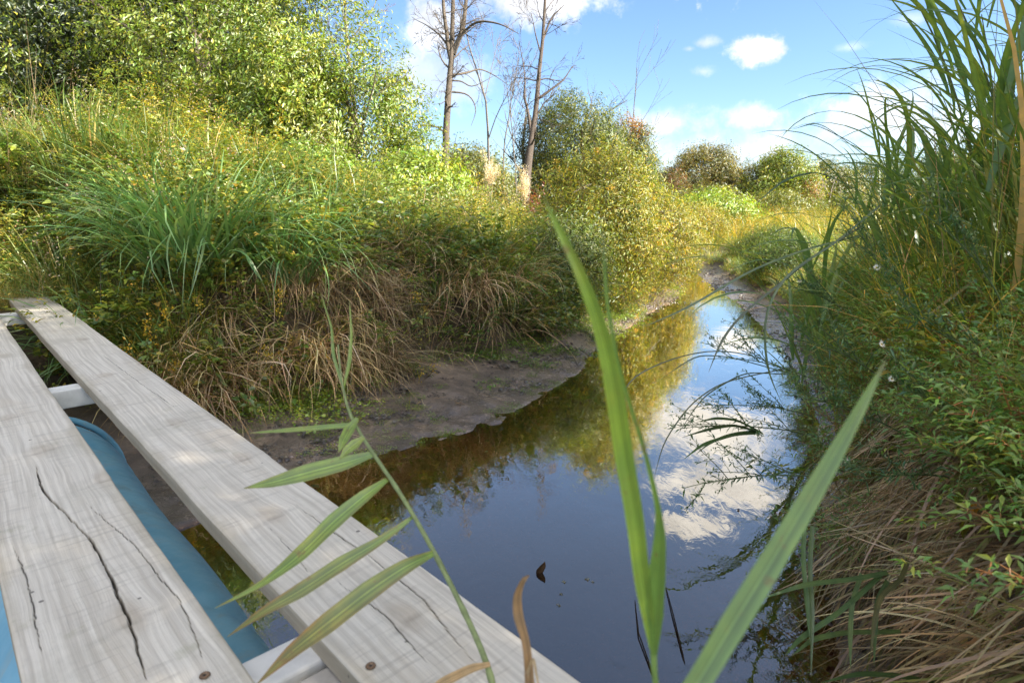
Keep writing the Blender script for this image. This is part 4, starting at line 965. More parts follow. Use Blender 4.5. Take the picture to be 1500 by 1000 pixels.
bush('lime vine covered hump on the crest left of the bare trunk', -1.7, 10.8, 1.1, 1.15, 'twig_yellow', (1.15, 1.25, 1), 900, (.55, .9), seed=62)
bush('bright green bramble heap below the large tree', -3.6, 10.9, .9, 1.2, 'twig_yellow', (.95, 1.2, 1), 800, (.55, .9), seed=63)
bush('olive shrub under the left end of the large tree', -6.3, 9.8, .9, 1.0, 'twig_yellow', (.7, .9, 1), 600, (.55, .9), seed=64)
for k, (x, y, r, h, lab, tn) in enumerate([(-.1, 19, 1.2, 1.6, 'dark shrub at the foot of the thin grey birch', (.9, 1.0, 1)), (2.6, 19.5, 1.3, 1.7, 'bushy green shrub at the foot of the leaning dead trunk', (1, 1.1, 1)),
      (4.1, 22, 1.0, 1.5, 'grey green shrub below the orange tinged tree', (1, 1, 1)), (9.8, 32, 2.0, 1.6, 'olive shrub in the meadow before the round brownish tree', (1.3, 1.2, 1)), (14.5, 34, 2.0, 1.5, 'yellow green shrub below the autumn tree', (1.5, 1.4, 1)), (19, 34, 2.0, 1.5, 'dull shrub right of the autumn tree', (1.1, 1.1, 1))]):
    bush(lab, x, y, r, h, 'twig_mid', tn, 800, (.8, 1.4), seed=70+k)

# bare dead trees
def dead(name, label, lines, col, base):
    root = empty(name, base); tag(root, label, 'tree')
    skel([(p-np.array(base), r, lv) for p, r, lv in lines], col, root, rmin=.004); return root
def path(pxs, t, rads, lv=0, dep=None):
    n = len(pxs); dep = np.zeros(n) if dep is None else np.array(dep)
    P = np.array([at(x, y, t+dd) for (x, y), dd in zip(pxs, dep)]); k = np.linspace(0, 1, n); s = np.linspace(0, 1, max(8, n*3))
    P = np.stack([np.interp(s, k, P[:, i]) for i in range(3)], -1); P[1:-1] += rng.normal(0, .015, P[1:-1].shape)
    for _ in range(2): P[1:-1] = P[1:-1]*.5+.25*(P[:-2]+P[2:])
    return (P, np.interp(s, k, rads), lv)
def side_twigs(line, n, L, seed, up=.2, levels=2, droop=False):
    rr = np.random.default_rng(seed); out = []
    P, rad, lv = line
    for _ in range(n):
        i = rr.integers(1, len(P)-1); d = rr.normal(0, 1, 3); d[2] = abs(d[2])*.8+(-.5 if droop else .2); d /= np.linalg.norm(d)
        ls, _t = grow(P[i], L*rr.uniform(.5, 1.2), max(.004, rad[i]*.35), levels, .6, -.6 if droop else up, (2, 3), rr.integers(1e6), lean=(0, 0), start=.3, jt=.18)
        # re-aim the sub-branch along d
        q = Vector((0, 0, 1)).rotation_difference(Vector(d)); M = np.array(q.to_matrix())
        for p, r, l in ls: out.append(((p-P[i])@M.T+P[i], r, l+lv+1))
    return out
T1 = 17.
main = path([(651, 320), (653, 250), (654, 180), (658, 130), (661, 88), (663, 40), (664, -40), (668, -140)], T1, [.11, .10, .095, .085, .075, .06, .045, .03])
l1 = path([(661, 88), (655, 55), (650, 20), (649, -60)], T1, [.07, .06, .05, .03], 1)
l2 = path([(664, 80), (676, 50), (682, 15), (690, -60)], T1, [.08, .07, .055, .03], 1)
l3 = path([(676, 50), (690, 37), (708, 30), (735, 36), (760, 50)], T1, [.04, .035, .03, .02, .008], 1, [0, -.2, -.5, -.8, -1])
l4 = path([(661, 110), (680, 108), (700, 100), (725, 110), (745, 125)], T1, [.03, .028, .022, .015, .006], 1, [0, .2, .5, .7, 1])
l5 = path([(662, 135), (685, 137), (700, 158), (690, 185)], T1, [.03, .02, .014, .006], 1)
l6 = path([(655, 65), (640, 48), (622, 36), (603, 25)], T1, [.03, .02, .014, .006], 1, [0, .3, .6, .9])
l7 = path([(660, 118), (676, 118), (690, 130), (722, 112)], T1, [.025, .02, .014, .006], 1)
L_ = [main, l1, l2, l3, l4, l5, l6, l7]
for k, (l, n) in enumerate([(main, 12), (l1, 9), (l2, 10), (l3, 8), (l4, 7), (l6, 6)]): L_ += side_twigs(l, n, .9, 100+k, levels=2, droop=k > 2)
dead('dead_tree', 'tall forked dead tree with drooping bare twigs above the left bank crest', L_, (.12, .10, .08), at(651, 320, T1))
T2 = 20.
main = path([(768, 340), (772, 250), (783, 180), (789, 120), (794, 70), (797, 30), (800, -30), (806, -120)], T2, [.15, .14, .09, .07, .058, .048, .04, .025])
a1 = path([(779, 205), (774, 170), (768, 140), (770, 110), (760, 60)], T2, [.06, .05, .04, .02, .01], 1)
a2 = path([(784, 150), (800, 135), (822, 122), (838, 98)], T2, [.05, .04, .03, .01], 1)
a3 = path([(795, 60), (808, 25), (826, 8)], T2, [.04, .03, .01], 1)
a4 = path([(793, 80), (784, 50), (778, 20)], T2, [.03, .02, .01], 1)
L_ = [main, a1, a2, a3, a4]
for k, (l, n) in enumerate([(main, 14), (a1, 8), (a2, 6), (a3, 5), (a4, 5)]): L_ += side_twigs(l, n, 1.0, 200+k)
dead('dead_tree', 'single stemmed dead tree leaning slightly right before the green trees', L_, (.11, .09, .075), at(768, 340, T2))
def bare(label, px, py, t, H, r0, seed, col=(.2, .18, .16), levels=3):
    b = at(px, py+75, t); H += 75/900*t; lines, _ = grow((0, 0, 0), H, r0, levels, .55, .3, (3, 5), seed, start=.3, ratio=.5, jt=.07)
    root = empty('bare_tree', b); tag(root, label, 'tree'); skel(lines, col, root, rmin=.006)
bare('thin pale birch without leaves between the two dead trees', 717, 225, 23, 4.4, .055, 301)
bare('very thin leafless birch stem left of the leaning dead tree', 738, 225, 24, 3.6, .035, 302)
bare('bare grey sapling just left of the leaning dead tree', 757, 220, 24, 2.6, .03, 303)
bare('leafless tree behind the big yellow green tree, its twigs above it', 528, 150, 21, 5.6, .07, 304, levels=4)
bare('bare spindly tree above the orange tinged crown', 913, 230, 28, 3.6, .035, 305, levels=2)
bare('leafless grey tree inside the round brownish far tree', 1052, 330, 60, 5.2, .1, 306, (.35, .3, .26))
bare('leafless twiggy tree at the right of the far tree row', 1200, 320, 40, 2.6, .05, 307, (.35, .3, .26))

# white fluffy plumes
def plume(label, px, py, t, h, seed):
    b = at(px, py, t); b[2] = float(height(b[:1], b[1:2])[0])-.03; root = empty('plume_grass', b); tag(root, label, 'plume grass', 'white plumes on the crest'); g = Geo(); n = 260
    st = Geo(); tops = []
    for k in range(7):
        p = [np.zeros(3), np.array([rng.normal(0, .05), rng.normal(0, .05), h*.72]), np.array([rng.normal(0, .12), rng.normal(0, .1), h*rng.uniform(.8, 1.1)])]
        tube(st, p, [.006, .005, .003], (.35, .28, .16), 4); tops.append(p)
    st.build('stems', M_STEM, root)
    for p in tops:
        f = U(0, 1, n)[:, None]; q = p[1]*(1-f)+p[2]*f; D = rng.normal(0, 1, (n, 3))+[0, 0, 1.0]
        leaves(g, q+rng.normal(0, .03, (n, 3)), D, U(.03, .10, n), U(.004, .009, n), pick([((.75, .68, .60), 3), ((.55, .48, .40), 1)], n), .1)
    tag(g.build('plume', M_PETAL, root), kind='stuff')
plume('white fluffy plume clump beside the thin birch', 716, 250, 13.5, 2.1, 1)
plume('cream fluffy plume clump at the foot of the leaning dead tree', 768, 262, 13.5, 1.75, 2)

# ------------------------------------------------------------------ distinct grass clumps on the left bank
def clump(name, label, x, y, n, L, W, pal, lean, bend, r=.25, z=None, seed=0, az=None, mat=M_BLADE, group=None, tip=None, kinks=.2, segs=8):
    b = (x, y, (float(height(np.array([x]), np.array([y]))[0]) if z is None else z)-.02)
    g = Geo(); P, a = disc(n, r); azz = a+U(-.8, .8, n) if az is None else az+U(-1.0, 1.0, n)
    kk = (U(.35, .8, n), np.where(U(0, 1, n) < kinks, U(.5, 1.6, n), 0)); c = pick(pal, n)
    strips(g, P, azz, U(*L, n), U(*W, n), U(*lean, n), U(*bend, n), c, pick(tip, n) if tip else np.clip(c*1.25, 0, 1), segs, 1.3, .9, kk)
    o = g.build(name, mat); o.location = b; tag(o, label, 'grass clump', group); return o
LUSH = [((.10, .21, .07), 3), ((.15, .27, .095), 3), ((.22, .31, .12), 1.2)]
clump('grass_clump', 'lush blue green grass clump with broad blades arching over the bank left of centre', -2.55, 5.05, 420, (.7, 1.35), (.013, .026), LUSH, (.05, .8), (.7, 2.0), .42)
clump('grass_clump', 'tall lush clump standing behind the blue green one', -3.05, 5.55, 200, (.5, 1.0), (.012, .024), LUSH, (.05, .7), (.6, 1.9), .4)
clump('grass_clump', 'broad green tuft arching to the right above the dry straw', -1.95, 5.25, 220, (.6, 1.1), (.011, .021), LUSH, (.1, .8), (.7, 2.0), .32)
clump('grass_clump', 'yellow green tuft low on the bank right of the straw clumps', -.1, 6.75, 220, (.5, .95), (.009, .017), GREEN, (.1, .8), (.7, 2.0), .32)
clump('grass_clump', 'second lush green clump spilling toward the plank end', -3.15, 4.95, 260, (.6, 1.15), (.012, .022), LUSH, (.1, .9), (.7, 2.0), .3)
clump('grass_clump', 'upright green reed grass behind the plank end', -4.4, 6.6, 150, (.7, 1.3), (.010, .019), GREEN, (.0, .4), (.3, 1.2), .4)
clump('grass_clump', 'green grass clump high on the bank above the straw', -1.9, 5.9, 170, (.5, 1.1), (.007, .014), LUSH, (.05, .6), (.5, 1.6), .35)
clump('grass_clump', 'dark green blades drooping beside the rounded bush', .35, 8.7, 170, (.5, 1.0), (.008, .016), LUSH, (.1, .8), (.6, 1.8), .3)
clump('grass_clump', 'tall pinkish seed grass against the dark tree at the upper left', -5.6, 7.2, 150, (1.0, 1.9), (.003, .006), [((.35, .25, .16), 2), ((.22, .22, .07), 2)], (.05, .6), (.2, 1.1), .6)
clump('grass_clump', 'tall arching half green grass at the left frame edge', -6.1, 6.6, 150, (.9, 1.7), (.006, .012), GREEN, (.05, .7), (.3, 1.3), .5)
clump('dry_grass_clump', 'pale straw clump hanging over the bank just left of the reed', -1.75, 4.95, 260, (.5, 1.05), (.005, .013), DRY, (.3, 1.3), (1., 2.2), .35, az=-1.0, mat=M_DRY, kinks=.5)
clump('dry_grass_clump', 'pale straw clump spilling nearly to the mud by the planks', -2.35, 4.4, 220, (.45, .95), (.005, .012), DRY, (.4, 1.4), (1., 2.1), .32, az=-.9, mat=M_DRY, kinks=.5)
clump('dry_grass_clump', 'wide bleached straw clump in the middle of the left bank', -.55, 6.3, 280, (.5, 1.05), (.004, .010), DRY, (.2, 1.2), (.9, 2.1), .4, az=-1.1, mat=M_DRY, kinks=.4)
clump('dry_grass_clump', 'thin straw clump at the crest behind the reed tip', -1.15, 6.4, 200, (.5, 1.0), (.004, .009), DRY, (.1, 1.1), (.7, 2.0), .35, az=-1.2, mat=M_DRY, kinks=.4)

# ------------------------------------------------------------------ right bank: tall reeds
def reed_leaf_mesh(seed, L=.6, W=.026, bend=1.2, pal=((.07, .14, .035), (.11, .18, .04))):
    rr = np.random.default_rng(seed); n = 14; s = np.linspace(0, 1, n); th = .22+bend*s**1.3
    r = np.concatenate([[0], np.cumsum(np.sin(th[1:])*L/(n-1))]); z = np.concatenate([[0], np.cumsum(np.cos(th[1:])*L/(n-1))])
    C = np.stack([r, .04*np.sin(s*3+seed), z], -1); Wd = W*np.minimum(1, .45+3*s)*np.clip(1-s**2.4, .02, 1)
    g = Geo(); c0, c1 = np.array(pal[0]), np.array(pal[1])
    T = np.gradient(C, axis=0); T /= np.linalg.norm(T, axis=1, keepdims=True); tw = rr.uniform(-.8, .8)*s
    S = np.stack([np.sin(tw)*.3, np.cos(tw), np.sin(tw)], -1); S /= np.linalg.norm(S, axis=1, keepdims=True); Un = np.cross(T, S)
    V = np.stack([C-S*Wd[:, None]/2-Un*Wd[:, None]*.1, C, C+S*Wd[:, None]/2-Un*Wd[:, None]*.1], 1)
    i = np.arange(n-1)[:, None]*3; j = np.arange(2)[None]
    cc = c0*(1-s[:, None])+c1*s[:, None]; cc = np.repeat(cc[:, None], 3, 1); cc[:, 1] *= 1.25
    g.add(V.reshape(-1, 3), np.stack([i+j, i+j+1, i+4+j, i+3+j], -1).reshape(-1, 4), cc.reshape(-1, 3))
    return g.mesh('reed_leaf', M_REED)
RL = [reed_leaf_mesh(k, .65+.14*(k % 4), .020+.006*(k % 3), .5+.42*(k % 4), [((.12, .21, .05), (.17, .26, .06)), ((.15, .26, .055), (.25, .30, .07)), ((.10, .19, .065), (.15, .24, .08))][k % 3]) for k in range(12)]
def reed_plant(x, y, H, lean, laz, seed, label, group, nl=9, rad=.005, lscale=1.0):
    rr = np.random.default_rng(seed); z = float(height(np.array([x]), np.array([y]))[0])-.03
    root = empty('tall_reed', (x, y, z)); tag(root, label, 'reed', group)
    n = 12; s = np.linspace(0, 1, n); th = lean*(.3+s**1.5)
    r = np.concatenate([[0], np.cumsum(np.sin(th[1:])*H/(n-1))]); zz = np.concatenate([[0], np.cumsum(np.cos(th[1:])*H/(n-1))])
    C = np.stack([r*math.cos(laz), r*math.sin(laz), zz], -1)
    g = Geo(); tube(g, C, np.linspace(rad, rad*.35, n), (.13, .16, .05), 6); g.build('stem', M_STEM, root)
    for k in range(nl):
        f = .25+.75*(k+.6)/nl; i = min(int(f*(n-1)), n-2); q = C[i]+(C[i+1]-C[i])*(f*(n-1)-i)
        o = bpy.data.objects.new('leaf', RL[rr.integers(len(RL))]); link(o, root); o.location = q
        o.rotation_euler = (rr.normal(0, .12), rr.normal(0, .12)+lean*.3, (laz+rr.normal(0, .9)) if rr.random() < .7 else rr.uniform(0, 6.28))
        sc = rr.uniform(.75, 1.15)*lscale; o.scale = (sc, sc, sc)
k = 0
rr = np.random.default_rng(77)
spots = [(2.35, 3.1), (2.6, 3.5), (2.9, 3.2), (3.1, 3.9), (2.75, 4.2), (3.4, 4.4), (3.0, 4.9), (3.7, 5.0), (2.5, 2.75), (2.15, 2.35), (3.3, 3.45), (3.9, 4.5), (2.65, 3.05), (3.5, 3.9), (2.9, 3.8), (3.2, 4.2), (4.2, 5.3), (3.3, 5.6), (2.2, 2.7), (2.75, 2.75), (3.05, 3.1), (3.75, 4.2), (2.45, 3.3), (2.6, 3.9), (2.3, 3.6), (3.0, 4.5), (2.85, 3.5), (3.5, 5.2), (2.5, 2.3), (2.75, 2.5), (3.3, 3.7), (2.95, 3.0), (3.15, 3.3), (3.6, 4.6), (2.2, 4.2), (2.05, 3.6), (2.5, 4.8), (2.35, 4.0), (2.75, 5.2), (2.25, 3.3)]
for (x, y) in spots:
    rim = y/x > 1.30
    reed_plant(x, y, rr.uniform(1.25, 1.75)*(0.78 if rim else 1.08), rr.uniform(.15, .5), math.pi+rr.normal(0, .5), 500+k, ('one of the shorter green reeds arching left over the right bank edge' if rim else 'one of the tall green reeds crowded at the right side against the sky'), 'tall reeds on the right bank', 9, .0055, 1.12); k += 1
# the two thick dark canes at the right edge
for (x, y, H, lab) in [(2.75, 3.45, 2.2, 'tallest thick green cane bending over at the right edge'), (3.05, 3.6, 2.35, 'second thick cane beside the tallest one at the right edge')]:
    reed_plant(x, y, H, .45, 2.9, 600+int(x*10), lab, None, 11, .010, 1.25)

# arching sedge blades over the water
def sedge(label, polys, t, W, pal, nm='sedge_clump'):
    root = None
    base = at(*polys[0][0], t); root = empty(nm, base); tag(root, label, 'sedge')
    for p in polys:
        n = len(p); pts = np.array([at(x, y, t-(.25*k_/(n-1))) for k_, (x, y) in enumerate(p)])-base
        g = Geo(); wd = W*np.array([1]+[1]*(n-2)+[.1]); c = pick(pal, 1)[0]
        ribbon(g, pts, wd, (.1, -.6, .8), c, .1, 20); g.build('blade', M_BLADE, root)
sedge('thin sedge blades arching left across the bright water', [[(1160, 545), (1100, 518), (1040, 512), (980, 526), (924, 552), (905, 590)], [(1150, 545), (1068, 522), (1020, 520), (960, 560)],
      [(1150, 540), (1060, 558), (1012, 590), (972, 646), (958, 700)], [(1150, 548), (1090, 545), (1030, 580), (990, 640)]], 3.2, .007, [((.07, .11, .05), 1), ((.12, .14, .06), 1)])
sedge('long grey green blades bending down in front of the far right mud', [[(1265, 330), (1190, 375), (1140, 418), (1088, 458), (1056, 498), (1038, 545)], [(1290, 300), (1220, 360), (1150, 400), (1118, 460), (1122, 540), (1145, 590)], [(1260, 345), (1180, 365), (1100, 395), (1010, 450), (940, 480)],
      [(1300, 300), (1200, 250), (1150, 262), (1105, 300)], [(1330, 290), (1260, 215), (1200, 185), (1178, 182)], [(1340, 300), (1270, 230), (1200, 178), (1160, 190)]], 2.9, .011, [((.07, .13, .05), 1), ((.10, .15, .07), 1)])
sedge('short reed spray with striped blades low over the water', [[(1110, 632), (1075, 622), (1040, 628), (1000, 640)], [(1112, 634), (1075, 636), (1030, 650), (1002, 672)], [(1110, 632), (1060, 640), (1020, 665)], [(1116, 634), (1080, 615), (1050, 612), (1020, 618)]], 2.7, .014, [((.09, .15, .05), 1)])
sedge('green ribbon blades drooping at the lower right waterline', [[(1300, 838), (1250, 848), (1180, 855), (1110, 878)], [(1290, 842), (1260, 870), (1225, 900), (1170, 935), (1150, 960)], [(1262, 840), (1248, 880), (1245, 930), (1246, 980)], [(1300, 850), (1284, 880), (1282, 920), (1280, 975)],
      [(1330, 820), (1320, 850), (1290, 870), (1280, 910), (1275, 960)], [(1190, 770), (1186, 830), (1190, 900), (1188, 990)], [(1178, 768), (1176, 820), (1182, 880), (1186, 940)], [(1400, 1010), (1330, 990), (1260, 985), (1200, 1000)], [(1320, 925), (1240, 925), (1190, 935), (1160, 960)]], 1.75, .013, [((.10, .18, .07), 1), ((.13, .20, .09), 1), ((.2, .2, .08), .4)])

# ------------------------------------------------------------------ aster plants leaning over the water
def aster(label, x, y, z, az, tilt, L, seed, flowers, group=None, nb=9):
    global rng
    keep = rng; rng = np.random.default_rng(seed)
    root = empty('aster', (x, y, z)); tag(root, label, 'aster plant', group)
    st = Geo(); lf = Geo(); n = 14; s = np.linspace(0, 1, n)
    def stem(p0, az, th0, L, r, lv):
        th = th0+.5*s-.25*(lv > 0)*s; stp = L/(n-1); a = az+rng.normal(0, .12, n).cumsum()*.5
        C = np.concatenate([[p0], p0+np.cumsum(np.stack([np.cos(a)*np.sin(th), np.sin(a)*np.sin(th), np.cos(th)], -1)[1:]*stp, 0)])
        tube(st, C, np.linspace(r, r*.4, n), (.12, .16, .06), 4 if lv else 5)
        m = int(L*(75 if lv else 60)); f = U(.12 if lv else .25, 1, m)*(n-1)
        q = np.stack([np.interp(f, np.arange(n), C[:, i]) for i in range(3)], -1); T = C[-1]-C[0]; T /= np.linalg.norm(T)
        D = rng.normal(0, .75, (m, 3))+T*.8
        leaves(lf, q, D, U(.016, .036, m)*(1.3 if lv == 0 else 1), U(.004, .008, m), pick([((.055, .14, .045), 3), ((.09, .18, .06), 2), ((.13, .19, .05), 1)], m), .15)
        return C
    C = stem(np.zeros(3), az, tilt, L, .0035, 0); ends = [C[-1]]
    for k in range(nb):
        i = rng.integers(3, n-2); c2 = stem(C[i], az+rng.normal(0, .7), tilt*rng.uniform(.5, 1.2), L*rng.uniform(.25, .5), .002, 1); ends.append(c2[-1])
        for q in range(2):
            j = rng.integers(4, n-2); c3 = stem(c2[j], az+rng.normal(0, .9), tilt*rng.uniform(.4, 1.2), L*rng.uniform(.1, .22), .0013, 2); ends.append(c3[-1])
    st.build('stem', M_STEM, root); tag(lf.build('leaves', M_LEAF, root), kind='stuff')
    bd = Geo()
    for e in ends:
        for q in range(3):
            p = e+rng.normal(0, .008, 3); leaves(bd, np.array([p]), np.array([[0, 0, 1.]])+rng.normal(0, .3, (1, 3)), np.array([.009]), np.array([.006]), pick([((.20, .26, .12), 1)], 1), 0)
    tag(bd.build('buds', M_LEAF, root), kind='stuff')
    for k in range(flowers):
        e = ends[rng.integers(len(ends))]; fg = Geo(); m = 16; a = np.linspace(0, 6.283, m, endpoint=False)
        nrm = Vector((rng.normal(0, .3)-.2, -1., .6)).normalized(); M = np.array(Vector((0, 0, 1)).rotation_difference(nrm).to_matrix())
        D = np.stack([np.cos(a), np.sin(a), np.full(m, .25)], -1)@M.T
        leaves(fg, D*.002, D, U(.008, .011, m), np.full(m, .0028), jit((.80, .78, .76), m, .05, .02), 0, up=np.tile(M[:, 2], (m, 1)))
        tube(fg, [M[:, 2]*0, M[:, 2]*.003], [.003, .002], (.6, .45, .08), 6)
        o = fg.build('flower', M_PETAL, root); o.location = e
    rng = keep
asp = [('aster spray reaching furthest left over the white reflection', 1200, 640, 2.7, math.pi, 1.25, .62, 0), ('aster spray just above the furthest reaching one', 1200, 560, 2.9, math.pi-.2, 1.1, .55, 0),
       ('lower aster spray drooping toward the cloud reflection', 1210, 700, 2.5, math.pi+.2, 1.35, .60, 0), ('aster spray by the striped reed blades', 1190, 610, 3.1, math.pi+.1, 1.2, .5, 0),
       ('bushy aster above the dead grass with two white flowers', 1420, 640, 1.9, math.pi+.2, .8, .42, 2), ('bushy aster at the right frame edge with a white flower', 1480, 560, 1.9, math.pi, .8, .42, 1),
       ('aster stems crowding behind the blurred right blade', 1300, 560, 2.4, math.pi, .9, .5, 0), ('aster with one white flower above the waterline', 1260, 470, 3.2, math.pi, .9, .5, 1),
       ('bright green aster low at the bank rim', 1330, 640, 2.2, math.pi-.1, 1.0, .45, 0), ('aster bent low over the dead grass', 1390, 700, 1.9, math.pi+.3, 1.2, .4, 1),
       ('upright aster among the grasses, with pale buds', 1350, 470, 2.5, math.pi-.3, .5, .5, 0), ('upright budding aster nearest the right frame edge', 1470, 450, 2.1, math.pi, .5, .45, 0)]
for k, (lab, px, py, t, az, tilt, L, fl) in enumerate(asp):
    p = at(px, py, t); aster(lab, *p, az, tilt, L, 800+k, fl)
# a yellowing jewelweed leaf cluster with one turned leaf
yl = empty('yellowing_weed', at(1425, 730, 1.75)); tag(yl, 'yellowing weed with one orange yellow leaf above the dead grass', 'weed')
g = Geo(); tube(g, [(0, 0, -.18), (.0, 0, -.08), (-.01, 0, 0)], .002, (.2, .16, .05), 5); g.build('stem', M_STEM, yl)
for k, (dx, dz, L, c) in enumerate([(0, 0, .045, (.55, .30, .05)), (-.05, .03, .05, (.17, .22, .04)), (.04, .035, .04, (.2, .24, .05)), (-.02, -.06, .05, (.22, .22, .04)), (.05, -.05, .04, (.14, .2, .04))]):
    g = Geo(); ribbon(g, [(dx, -.01, dz), (dx-.01, -.02, dz-L*.4), (dx-.01, -.03, dz-L)], [.003, L*.7, .002], (.2, -1, .3), c, .3, 10); g.build('leaf', M_REED, yl)

# ------------------------------------------------------------------ foreground reed with its leaves
def leafcol(a, b, brown=.5, s0=0.):
    def f(s, q):
        c = np.array(a)*(1-s)+np.array(b)*s
        if abs(q) < .1: c = c*1.2
        k = max(0, abs(q)-.4)*brown*(.3+math.sin(s*9+q)*.5+s) ; k = min(max(k, 0), .9)
        return tuple(c*(1-k)+np.array((.30, .13, .03))*k)
    return f
reed = empty('reed', at(720, 978, .86)); tag(reed, 'slender green reed with long leaves crossing in front of the planks', 'reed'); ro = at(720, 978, .86)
sp = [(495, 505, 1.12), (500, 560, 1.10), (512, 610, 1.08), (545, 662, 1.05), (580, 712, 1.02), (612, 765, .99), (645, 825, .95), (680, 895, .91), (703, 945, .88), (718, 985, .86)]
pts = [at(*p) for p in sp]+[at(735, 1060, .82), np.array([-.075, .60, .86]), np.array([-.08, .60, .5]), np.array([-.1, .62, -.1])]
pts = np.array(pts)-ro; k_ = np.arange(len(pts)); ss = np.linspace(0, len(pts)-1, 60)
C = np.stack([np.interp(ss, k_, pts[:, i]) for i in range(3)], -1)
for _ in range(4): C[1:-1] = C[1:-1]*.5+.25*(C[:-2]+C[2:])
g = Geo(); rad = np.interp(ss, [0, 3, 9, 13], [.0014, .0032, .0045, .0055]); rad = rad*(1+.18*(np.abs((ss*1.0) % 1.0-.5) > .44)); tube(g, C, rad, (.20, .24, .10), 8); g.build('stem', M_STEM, reed)
def px_leaf(parent, origin, poly, widths, col, nrm=(.0, -.75, .65), fold=.12, name='leaf', mat=None, n=26, wave=.03):
    P = np.array([at(x, y, t) for x, y, t in poly])-origin
    wd = [w_/FPX*poly[i][2] for i, w_ in enumerate(widths)]
    g = Geo(); ribbon(g, P, wd, nrm, col, fold, n, wave); return g.build(name, mat or M_REED, parent)
G1, G2 = (.15, .27, .05), (.22, .33, .06)
px_leaf(reed, ro, [(516, 622, 1.07), (470, 626, 1.06), (420, 630, 1.05), (366, 634, 1.04)], [7, 8, 7, 1], leafcol(G1, G2, .2))
px_leaf(reed, ro, [(524, 612, 1.07), (512, 628, 1.06), (503, 645, 1.06), (496, 663, 1.05)], [5, 17, 14, 1], leafcol(G2, G2, .1))
px_leaf(reed, ro, [(533, 640, 1.06), (520, 650, 1.05), (508, 660, 1.04), (497, 672, 1.03)], [5, 16, 13, 1], leafcol(G2, G2, .1))
px_leaf(reed, ro, [(548, 664, 1.05), (505, 678, 1.03), (450, 692, 1.01), (400, 706, .99), (357, 715, .98)], [8, 23, 26, 17, 1], leafcol(G1, G2, .35))
px_leaf(reed, ro, [(567, 702, 1.03), (535, 725, 1.0), (490, 762, .97), (440, 812, .94), (385, 855, .92), (315, 890, .90)], [7, 19, 25, 22, 10, 1], leafcol(G1, G2, .4))
px_leaf(reed, ro, [(604, 757, 1.0), (560, 790, .97), (500, 825, .94), (440, 865, .91), (385, 895, .89), (333, 932, .88)], [5, 13, 22, 22, 13, 1], leafcol(G1, (.2, .2, .05), .9))
px_leaf(reed, ro, [(639, 808, .96), (595, 828, .93), (540, 865, .90), (480, 912, .87), (425, 955, .85), (375, 1003, .83)], [7, 22, 30, 30, 20, 1], leafcol(G1, (.2, .18, .05), .9))
px_leaf(reed, ro, [(500, 560, 1.10), (488, 520, 1.12), (486, 480, 1.14), (470, 430, 1.17)], [3, 5, 3, 1], leafcol(G1, G2, .1))
px_leaf(reed, ro, [(503, 570, 1.10), (512, 530, 1.12), (515, 490, 1.14), (512, 440, 1.17)], [3, 6, 4, 1], leafcol(G2, G2, .1))
px_leaf(reed, ro, [(718, 972, .86), (690, 978, .85), (650, 998, .84), (600, 1030, .83)], [6, 12, 14, 2], (.40, .27, .14), name='dead_leaf', mat=M_DRY)

# big blurred blades right before the lens
b1 = empty('reed', at(960, 960, .55)); o1 = at(960, 960, .55); tag(b1, 'bright green reed with two broad blades standing up out of focus before the water', 'reed')
bc_ = (.25, .40, .055)
px_leaf(b1, o1, [(957, 948, .55), (940, 850, .54), (930, 760, .53), (912, 660, .52), (900, 570, .50), (880, 480, .48), (850, 400, .46), (820, 340, .45), (797, 288, .44)], [12, 24, 27, 28, 28, 21, 16, 11, 2], bc_, (.1, -1, .1), .18, n=40)
px_leaf(b1, o1, [(958, 958, .55), (958, 900, .545), (961, 850, .54), (967, 790, .535), (965, 745, .53), (945, 660, .52), (912, 560, .51), (889, 450, .50), (883, 338, .49)], [9, 26, 26, 18, 8, 6, 5, 5, 2], (.17, .31, .055), (-.2, -1, .1), .2, n=40)
g = Geo(); P = np.array([at(957, 940, .553), at(958, 975, .555), at(964, 1040, .55), (.13, .47, .85), (.13, .47, .2), (.14, .48, -.2)])-o1; tube(g, P, [.0035, .003, .003, .004, .005, .005], (.16, .25, .06), 8); g.build('stem', M_STEM, b1)
b2 = empty('reed', at(1020, 1000, .42)); o2 = at(1020, 1000, .42); tag(b2, 'broad grey green reed blade slanting up to the right, out of focus', 'reed')
px_leaf(b2, o2, [(985, 1050, .41), (1025, 995, .42), (1075, 910, .43), (1125, 830, .44), (1170, 755, .45), (1220, 670, .46), (1262, 595, .47), (1297, 528, .48)], [32, 37, 40, 38, 33, 26, 16, 3], (.18, .30, .09), (-.1, -1, .2), .12, n=36)
g = Geo(); P = np.array([at(985, 1050, .41), (.14, .42, 1.0), (.10, .50, .84), (.10, .5, .2), (.1, .5, -.2)])-o2; tube(g, P, [.004, .004, .004, .004, .004], (.16, .22, .07), 8); g.build('stem', M_STEM, b2)
b3 = empty('dead_reed', at(772, 1000, .7)); o3 = at(772, 1000, .7); tag(b3, 'short withered brown reed curling up beside the outer plank', 'reed')
px_leaf(b3, o3, [(776, 1010, .70), (774, 970, .70), (770, 935, .705), (758, 900, .71), (757, 870, .71), (766, 848, .70), (775, 842, .70)], [14, 13, 12, 15, 12, 8, 2], (.30, .19, .10), (.1, -1, .1), .35, mat=M_DRY, wave=.25)
px_leaf(b3, o3, [(770, 1010, .70), (772, 985, .70), (781, 960, .69), (790, 1010, .68)], [4, 5, 5, 2], (.42, .32, .2), (.1, -1, .1), .3, mat=M_DRY)
g = Geo(); P = np.array([at(774, 1000, .70), at(776, 1040, .68), (.02, .53, .84), (.02, .53, .3), (.02, .53, -.2)])-o3; tube(g, P, .0035, (.30, .2, .11), 6); g.build('stem', M_STEM, b3)

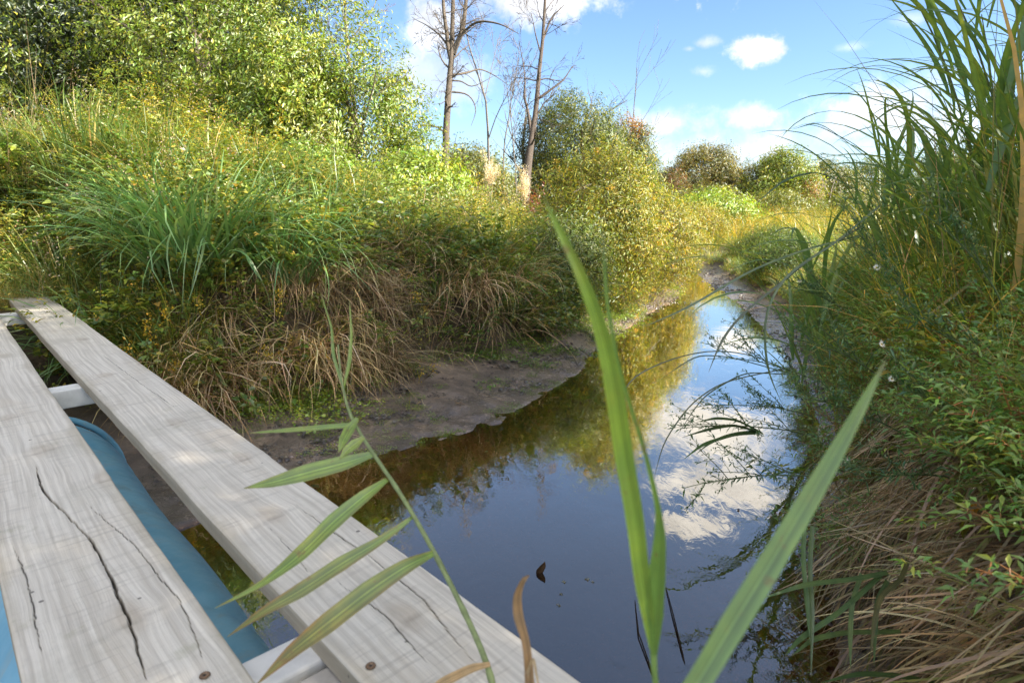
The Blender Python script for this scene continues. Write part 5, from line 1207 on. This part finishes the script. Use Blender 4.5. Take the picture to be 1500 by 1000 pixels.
# ------------------------------------------------------------------ small things in the water
x, y = field(9000, -3, 5, 1.2, 14); dl, dr, ins, left = classify(x, y)
k = ins & (rng.random(len(x)) < np.exp(-np.minimum(dl, dr)/.10)*.55+.0); x, y = x[k], y[k]; m = len(x)
g = Geo(); D = rng.normal(0, 1, (m, 3)); D[:, 2] = .02
leaves(g, np.stack([x, y, np.full(m, .004)], -1), D, U(.008, .03, m), U(.005, .016, m), pick([((.30, .22, .10), 2), ((.16, .20, .05), 2), ((.12, .07, .03), 1)], m), 0, up=np.tile([0, 0, 1.], (m, 1)))
tag(g.build('floating_debris', M_LEAF), 'tiny leaf scraps floating along the water edges', kind='stuff')
w0 = at(792, 838, 1); r_ = ray(792, 838); p = np.array([0, 0, EYE])+r_*(EYE/-r_[2])
g = Geo(); ribbon(g, [(-.02, 0, -.02), (-.005, 0, .012), (.012, 0, .035), (.018, 0, .055)], [.01, .035, .026, .004], (.2, -1, .1), (.06, .035, .02), .3, 10)
o = g.build('floating_leaf', M_DRY); o.location = p; tag(o, 'small dark curled leaf sticking up from the dark water', 'leaf')
for k, (px, py, s) in enumerate([(826, 852, .012), (822, 870, .01), (818, 886, .012), (860, 848, .014), (868, 852, .01)]):
    r_ = ray(px, py); p = np.array([0, 0, EYE])+r_*(EYE/-r_[2]); g = Geo()
    leaves(g, np.zeros((4, 3)), np.array([[1, 0, .1], [-1, .3, .1], [0, 1, .1], [.3, -1, .1]]), np.full(4, s), np.full(4, s*.6), jit((.20, .20, .16), 4), 0)
    o = g.build('floating_speck', M_LEAF); o.location = p+[0, 0, .002]; tag(o, 'tiny pale floating weed bit on the dark water right of the curled leaf', 'floating weed', 'floating weed bits')
for (px, py, pts_, lab) in [(985, 930, [(930, 880), (935, 930), (955, 985), (965, 1010)], 'thin drowned twig curving in the dark water near the frame bottom'), (1100, 920, [(975, 860), (985, 900), (1000, 960), (1010, 1000)], 'second drowned twig behind the broad green blades'),
                            ]:
    g = Geo(); P = []
    for (x, y) in pts_:
        r_ = ray(x, y); P.append(np.array([0, 0, EYE+.0])+r_*(EYE/-r_[2]))
    P = np.array(P); P[:, 2] = [.004, .012, .006, -.02]; tube(g, P, [.0015, .003, .003, .003], (.03, .022, .015), 5)
    tag(g.build('drowned_twig', M_BARK), lab, 'twig')
